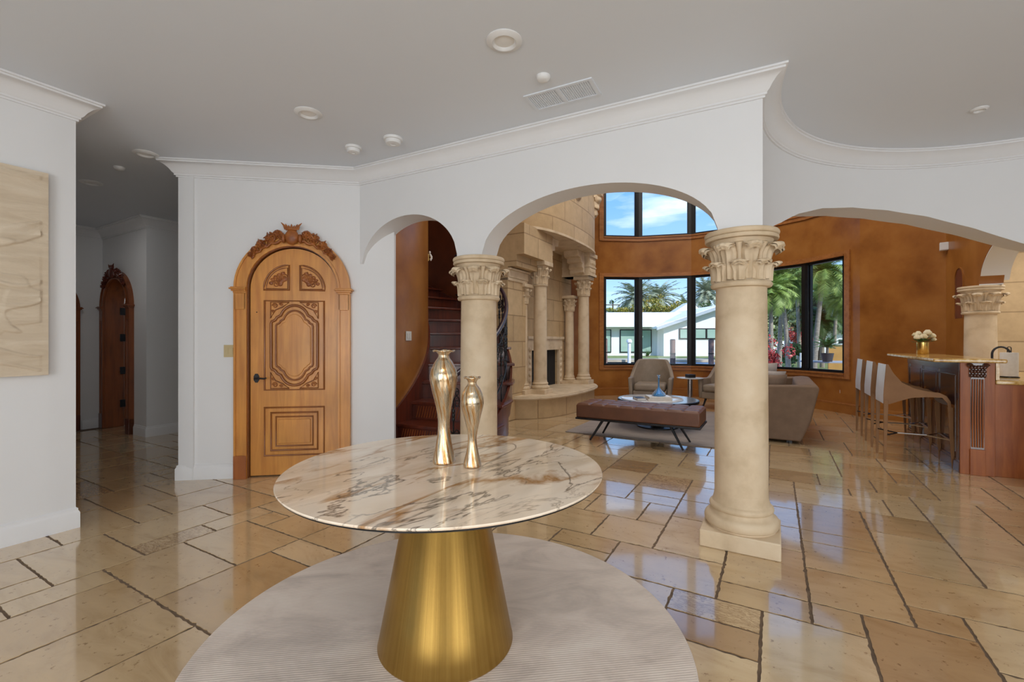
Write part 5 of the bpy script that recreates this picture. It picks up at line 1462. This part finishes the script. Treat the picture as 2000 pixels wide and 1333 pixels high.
def shrub(name, label, cat, px, Y, z, rad, n, size, m, seed, trunk=None):
    x, y = pxy(px, Y); t = thing(name, label, cat, (x, y, 0))
    bm = BM(); leaf_cloud(bm, (0, 0, z), rad, n, size, seed); link('foliage', bm, m, t, smooth=0)
    bm = BM(); tr = trunk or .06; tube(bm, [(0, 0, 0), (tr*2, 0, z*.5), (tr*3, 0, z)], [tr*1.4, tr, tr*.6], 8)
    if z > 1.2:
        for i in range(4):
            a = i*1.7; tube(bm, [(tr*2, 0, z*.5), (cos(a)*rad[0]*.5, sin(a)*rad[1]*.5, z+rad[2]*.2)], [tr*.7, tr*.3], 6)
    link('trunk', bm, M['trunk_dk'], t, smooth=40); return t
shrub('hedge_tree', 'broad yellow-orange and green bush behind the house roof', 'bush', 1280, 50, 4.75, (3.0, 1.2, 1.0), 2600, .13, M['leaf_yl'], 5)
shrub('bush', 'orange-tinged bush behind roof left of the window mullion', 'bush', 1222, 50, 4.4, (1.5, 1.0, .7), 1100, .13, M['leaf_yl'], 6)
shrub('bush', 'dark green bush behind roof beside the right date palm', 'bush', 1392, 49, 4.7, (1.6, 1.0, .7), 1000, .13, M['leaf_dk'], 7)
shrub('bush', 'small green tree at the far left skyline', 'bush', 1186, 52, 4.6, (1.0, 1.0, .7), 600, .12, M['leaf_dk'], 8)
bm = BM(); random.seed(3)
x, y = pxy(1265, 35.2)
o = thing('agave', 'small dark spiky plant against the white house wall', 'plant', (x, y, .1)); bm = BM()
for i in range(26):
    a = random.uniform(0, 2*pi); e_ = random.uniform(.3, 1.4); d_ = Vector((cos(a)*cos(e_), sin(a)*cos(e_), sin(e_)))*random.uniform(.4, .8); s = Vector((-sin(a), cos(a), 0))*.05
    face(bm, [bm.verts.new(-s), bm.verts.new(s), bm.verts.new(d_)])
link('leaves', bm, M['leaf_dk'], o, smooth=0); bm = BM(); lathe(bm, [(.15, 0), (.1, .1)], 10); link('stem', bm, M['trunk_dk'], o)
# garden trees to the right
gp = [('palm in the garden with straight pale trunk, left of the wide window mullion', 1522, 20, 3.9, 1.35, 7, (.15, 0), M['leaf'], .085),
      ('palm with slanting trunk just left of the wide window mullion', 1540, 19, 3.9, 1.3, 8, (-.35, 0), M['leaf'], .085),
      ('tall leafy palm just right of the wide window mullion', 1590, 18, 4.0, 1.4, 9, (.4, 0), M['leaf'], .09),
      ('bright palm at the right edge of the garden view', 1650, 19, 3.0, 1.2, 10, (.2, 0), M['leaf'], .08),
      ('short dark palm low behind the potted cycad', 1606, 22, 2.3, 1.3, 12, (0, 0), M['leaf_dk'], .09),
      ('small palm between the tall palm and the right window edge', 1628, 21, 3.6, 1.25, 14, (.2, 0), M['leaf'], .07),
      ('upper palm crown right beside the wide mullion', 1562, 22, 4.6, 1.3, 15, (-.2, 0), M['leaf'], .08),
      ('garden palm partly hidden by the nearest stone column', 1506, 18, 3.2, 1.2, 13, (0, 0), M['leaf'], .08)]
for (lb, px, Y, h_, fl_, sd_, ln_, m_, r_) in gp:
    palm('garden_palm', lb, px, Y, 0, h_, fl_, 60, m_, M['trunk'], r_, lean=ln_, wid=.27, seed=sd_, droop=1.8, nl=13, lw=.022, group='garden palms')
shrub('garden_tree', 'pale green leafy tree behind the palm trunks', 'tree', 1548, 26, 3.3, (2.2, 1.2, 1.9), 3000, .14, M['leaf_pl'], 21, .12)
shrub('garden_tree', 'deep green tree filling the lower garden view right of the mullion', 'tree', 1600, 27, 2.9, (2.3, 1.2, 1.5), 2600, .14, M['leaf_dk'], 22, .12)
shrub('garden_tree', 'bright green tree rising behind the tall palm', 'tree', 1582, 25, 4.6, (1.9, 1.2, 1.2), 2400, .13, M['leaf'], 23, .12)
shrub('garden_tree', 'leafy green tree at the far right of window view', 'tree', 1664, 25, 3.6, (1.3, 1.2, 1.6), 2000, .13, M['leaf'], 24, .12)
shrub('garden_tree', 'dense green tree partly behind the nearest stone column', 'tree', 1495, 27, 3.6, (1.6, 1.2, 2.0), 2000, .14, M['leaf'], 25, .12)
shrub('flowering_bush', 'red flowering bush low beside the nearest stone column', 'bush', 1508, 15.5, .55, (.42, .4, .55), 900, .06, M['red'], 31)
shrub('flowering_bush', 'small red-brown bush left of the wide mullion', 'bush', 1562, 24, 1.5, (.6, .5, .7), 500, .09, M['red'], 32)
shrub('garden_bush', 'teal-green low palm-like bush on the lawn', 'bush', 1540, 21, .8, (.8, .6, .6), 800, .1, M['leaf_dk'], 33)
# planter with cycad on the patio
x, y = pxy(1616, 12.3); t = thing('potted_cycad', 'dark potted cycad on the patio table outside the right window', 'potted plant', (x, y, .742))
bm = BM(); lathe(bm, [(.0, 0), (.11, 0), (.145, .20), (.15, .21), (.15, .23), (.13, .23), (.12, .21), (0, .21)], 28, cap=False); link('planter', bm, M['terra'], t, smooth=30)
bm = BM(); tube(bm, [(0, 0, .2), (0, 0, .40)], [.04, .03], 10); link('stem', bm, M['trunk'], t)
bm = BM(); random.seed(5)
for i in range(30): add_frond(bm, (0, 0, .38), i*2.4, 1.35-1.1*(i/30), .42*random.uniform(.85, 1.1), .8, .08, 12, .010)
link('fronds', bm, M['cycad'], t, smooth=0)
x, y = pxy(1634, 18.0); t = thing('garden_storage', 'ochre garden wall box behind the potted cycad', 'garden wall', (x, y, 0), -.5)
bm = BM(); box(bm, -.28, .28, -.1, .1, 0, 1.15); link('wall_body', bm, M['ochre'], t, smooth=0); bm = BM(); box(bm, -.31, .31, -.13, .13, 1.15, 1.2); link('coping', bm, M['stucco'], t, smooth=0)
x, y = pxy(1650, 30); t = thing('neighbour_house', 'pale neighbouring house glimpsed through the garden trees', 'house', (x, y, 0))
bm = BM(); box(bm, -2.2, 3.5, 0, 3, 0, 1.9); link('wall_body', bm, M['stucco'], t, smooth=0); bm = BM(); prism_y(bm, [(-2.7, 1.85), (4, 1.85), (3, 2.75), (-1.8, 2.75)], -.4, 3.2); link('roof', bm, M['soffit'], t, smooth=0)
bm = BM(); box(bm, -.4, .5, -.05, 0, .5, 1.4); link('window_frame', bm, M['bronze'], t, smooth=0)
# patio table and chairs glimpsed beyond the glass
x, y = pxy(1632, 12.6); t = thing('patio_table', 'long blue-white patio table outside behind the planter', 'patio table', (x, y, 0), -.35)
bm = BM(); box(bm, -.8, .8, -.35, .35, .70, .74); link('tabletop', bm, M['pavers'], t, smooth=0, bevel=.006)
for sx_ in (-.7, .7):
    for sy_ in (-.28, .28):
        bm = BM(); box(bm, sx_-.02, sx_+.02, sy_-.02, sy_+.02, 0, .70); link('leg', bm, M['stucco'], t, smooth=0)
x, y = pxy(1590, 13.2); t = thing('patio_chair', 'white patio chair left of the potted cycad', 'chair', (x, y, 0), .4)
bm = BM(); box(bm, -.25, .25, -.25, .25, .42, .47); link('seat', bm, M['stucco'], t, smooth=0); bm = BM(); box(bm, -.25, .25, .22, .26, .47, .95); link('backrest', bm, M['stucco'], t, smooth=0)
for sx_ in (-.22, .22):
    for sy_ in (-.22, .22):
        bm = BM(); box(bm, sx_-.02, sx_+.02, sy_-.02, sy_+.02, 0, .42); link('leg', bm, M['stucco'], t, smooth=0)
bm = BM(); box(bm, 0, 1.1, 0, .18, 0, .45)
x, y = pxy(1500, 12.6); o = link('garden_wall', bm, M['terra'], loc=(x, y, 0), rz=-.55, smooth=0, bevel=.02); tag(o, 'low dark garden kerb wall outside the right window', 'garden wall')
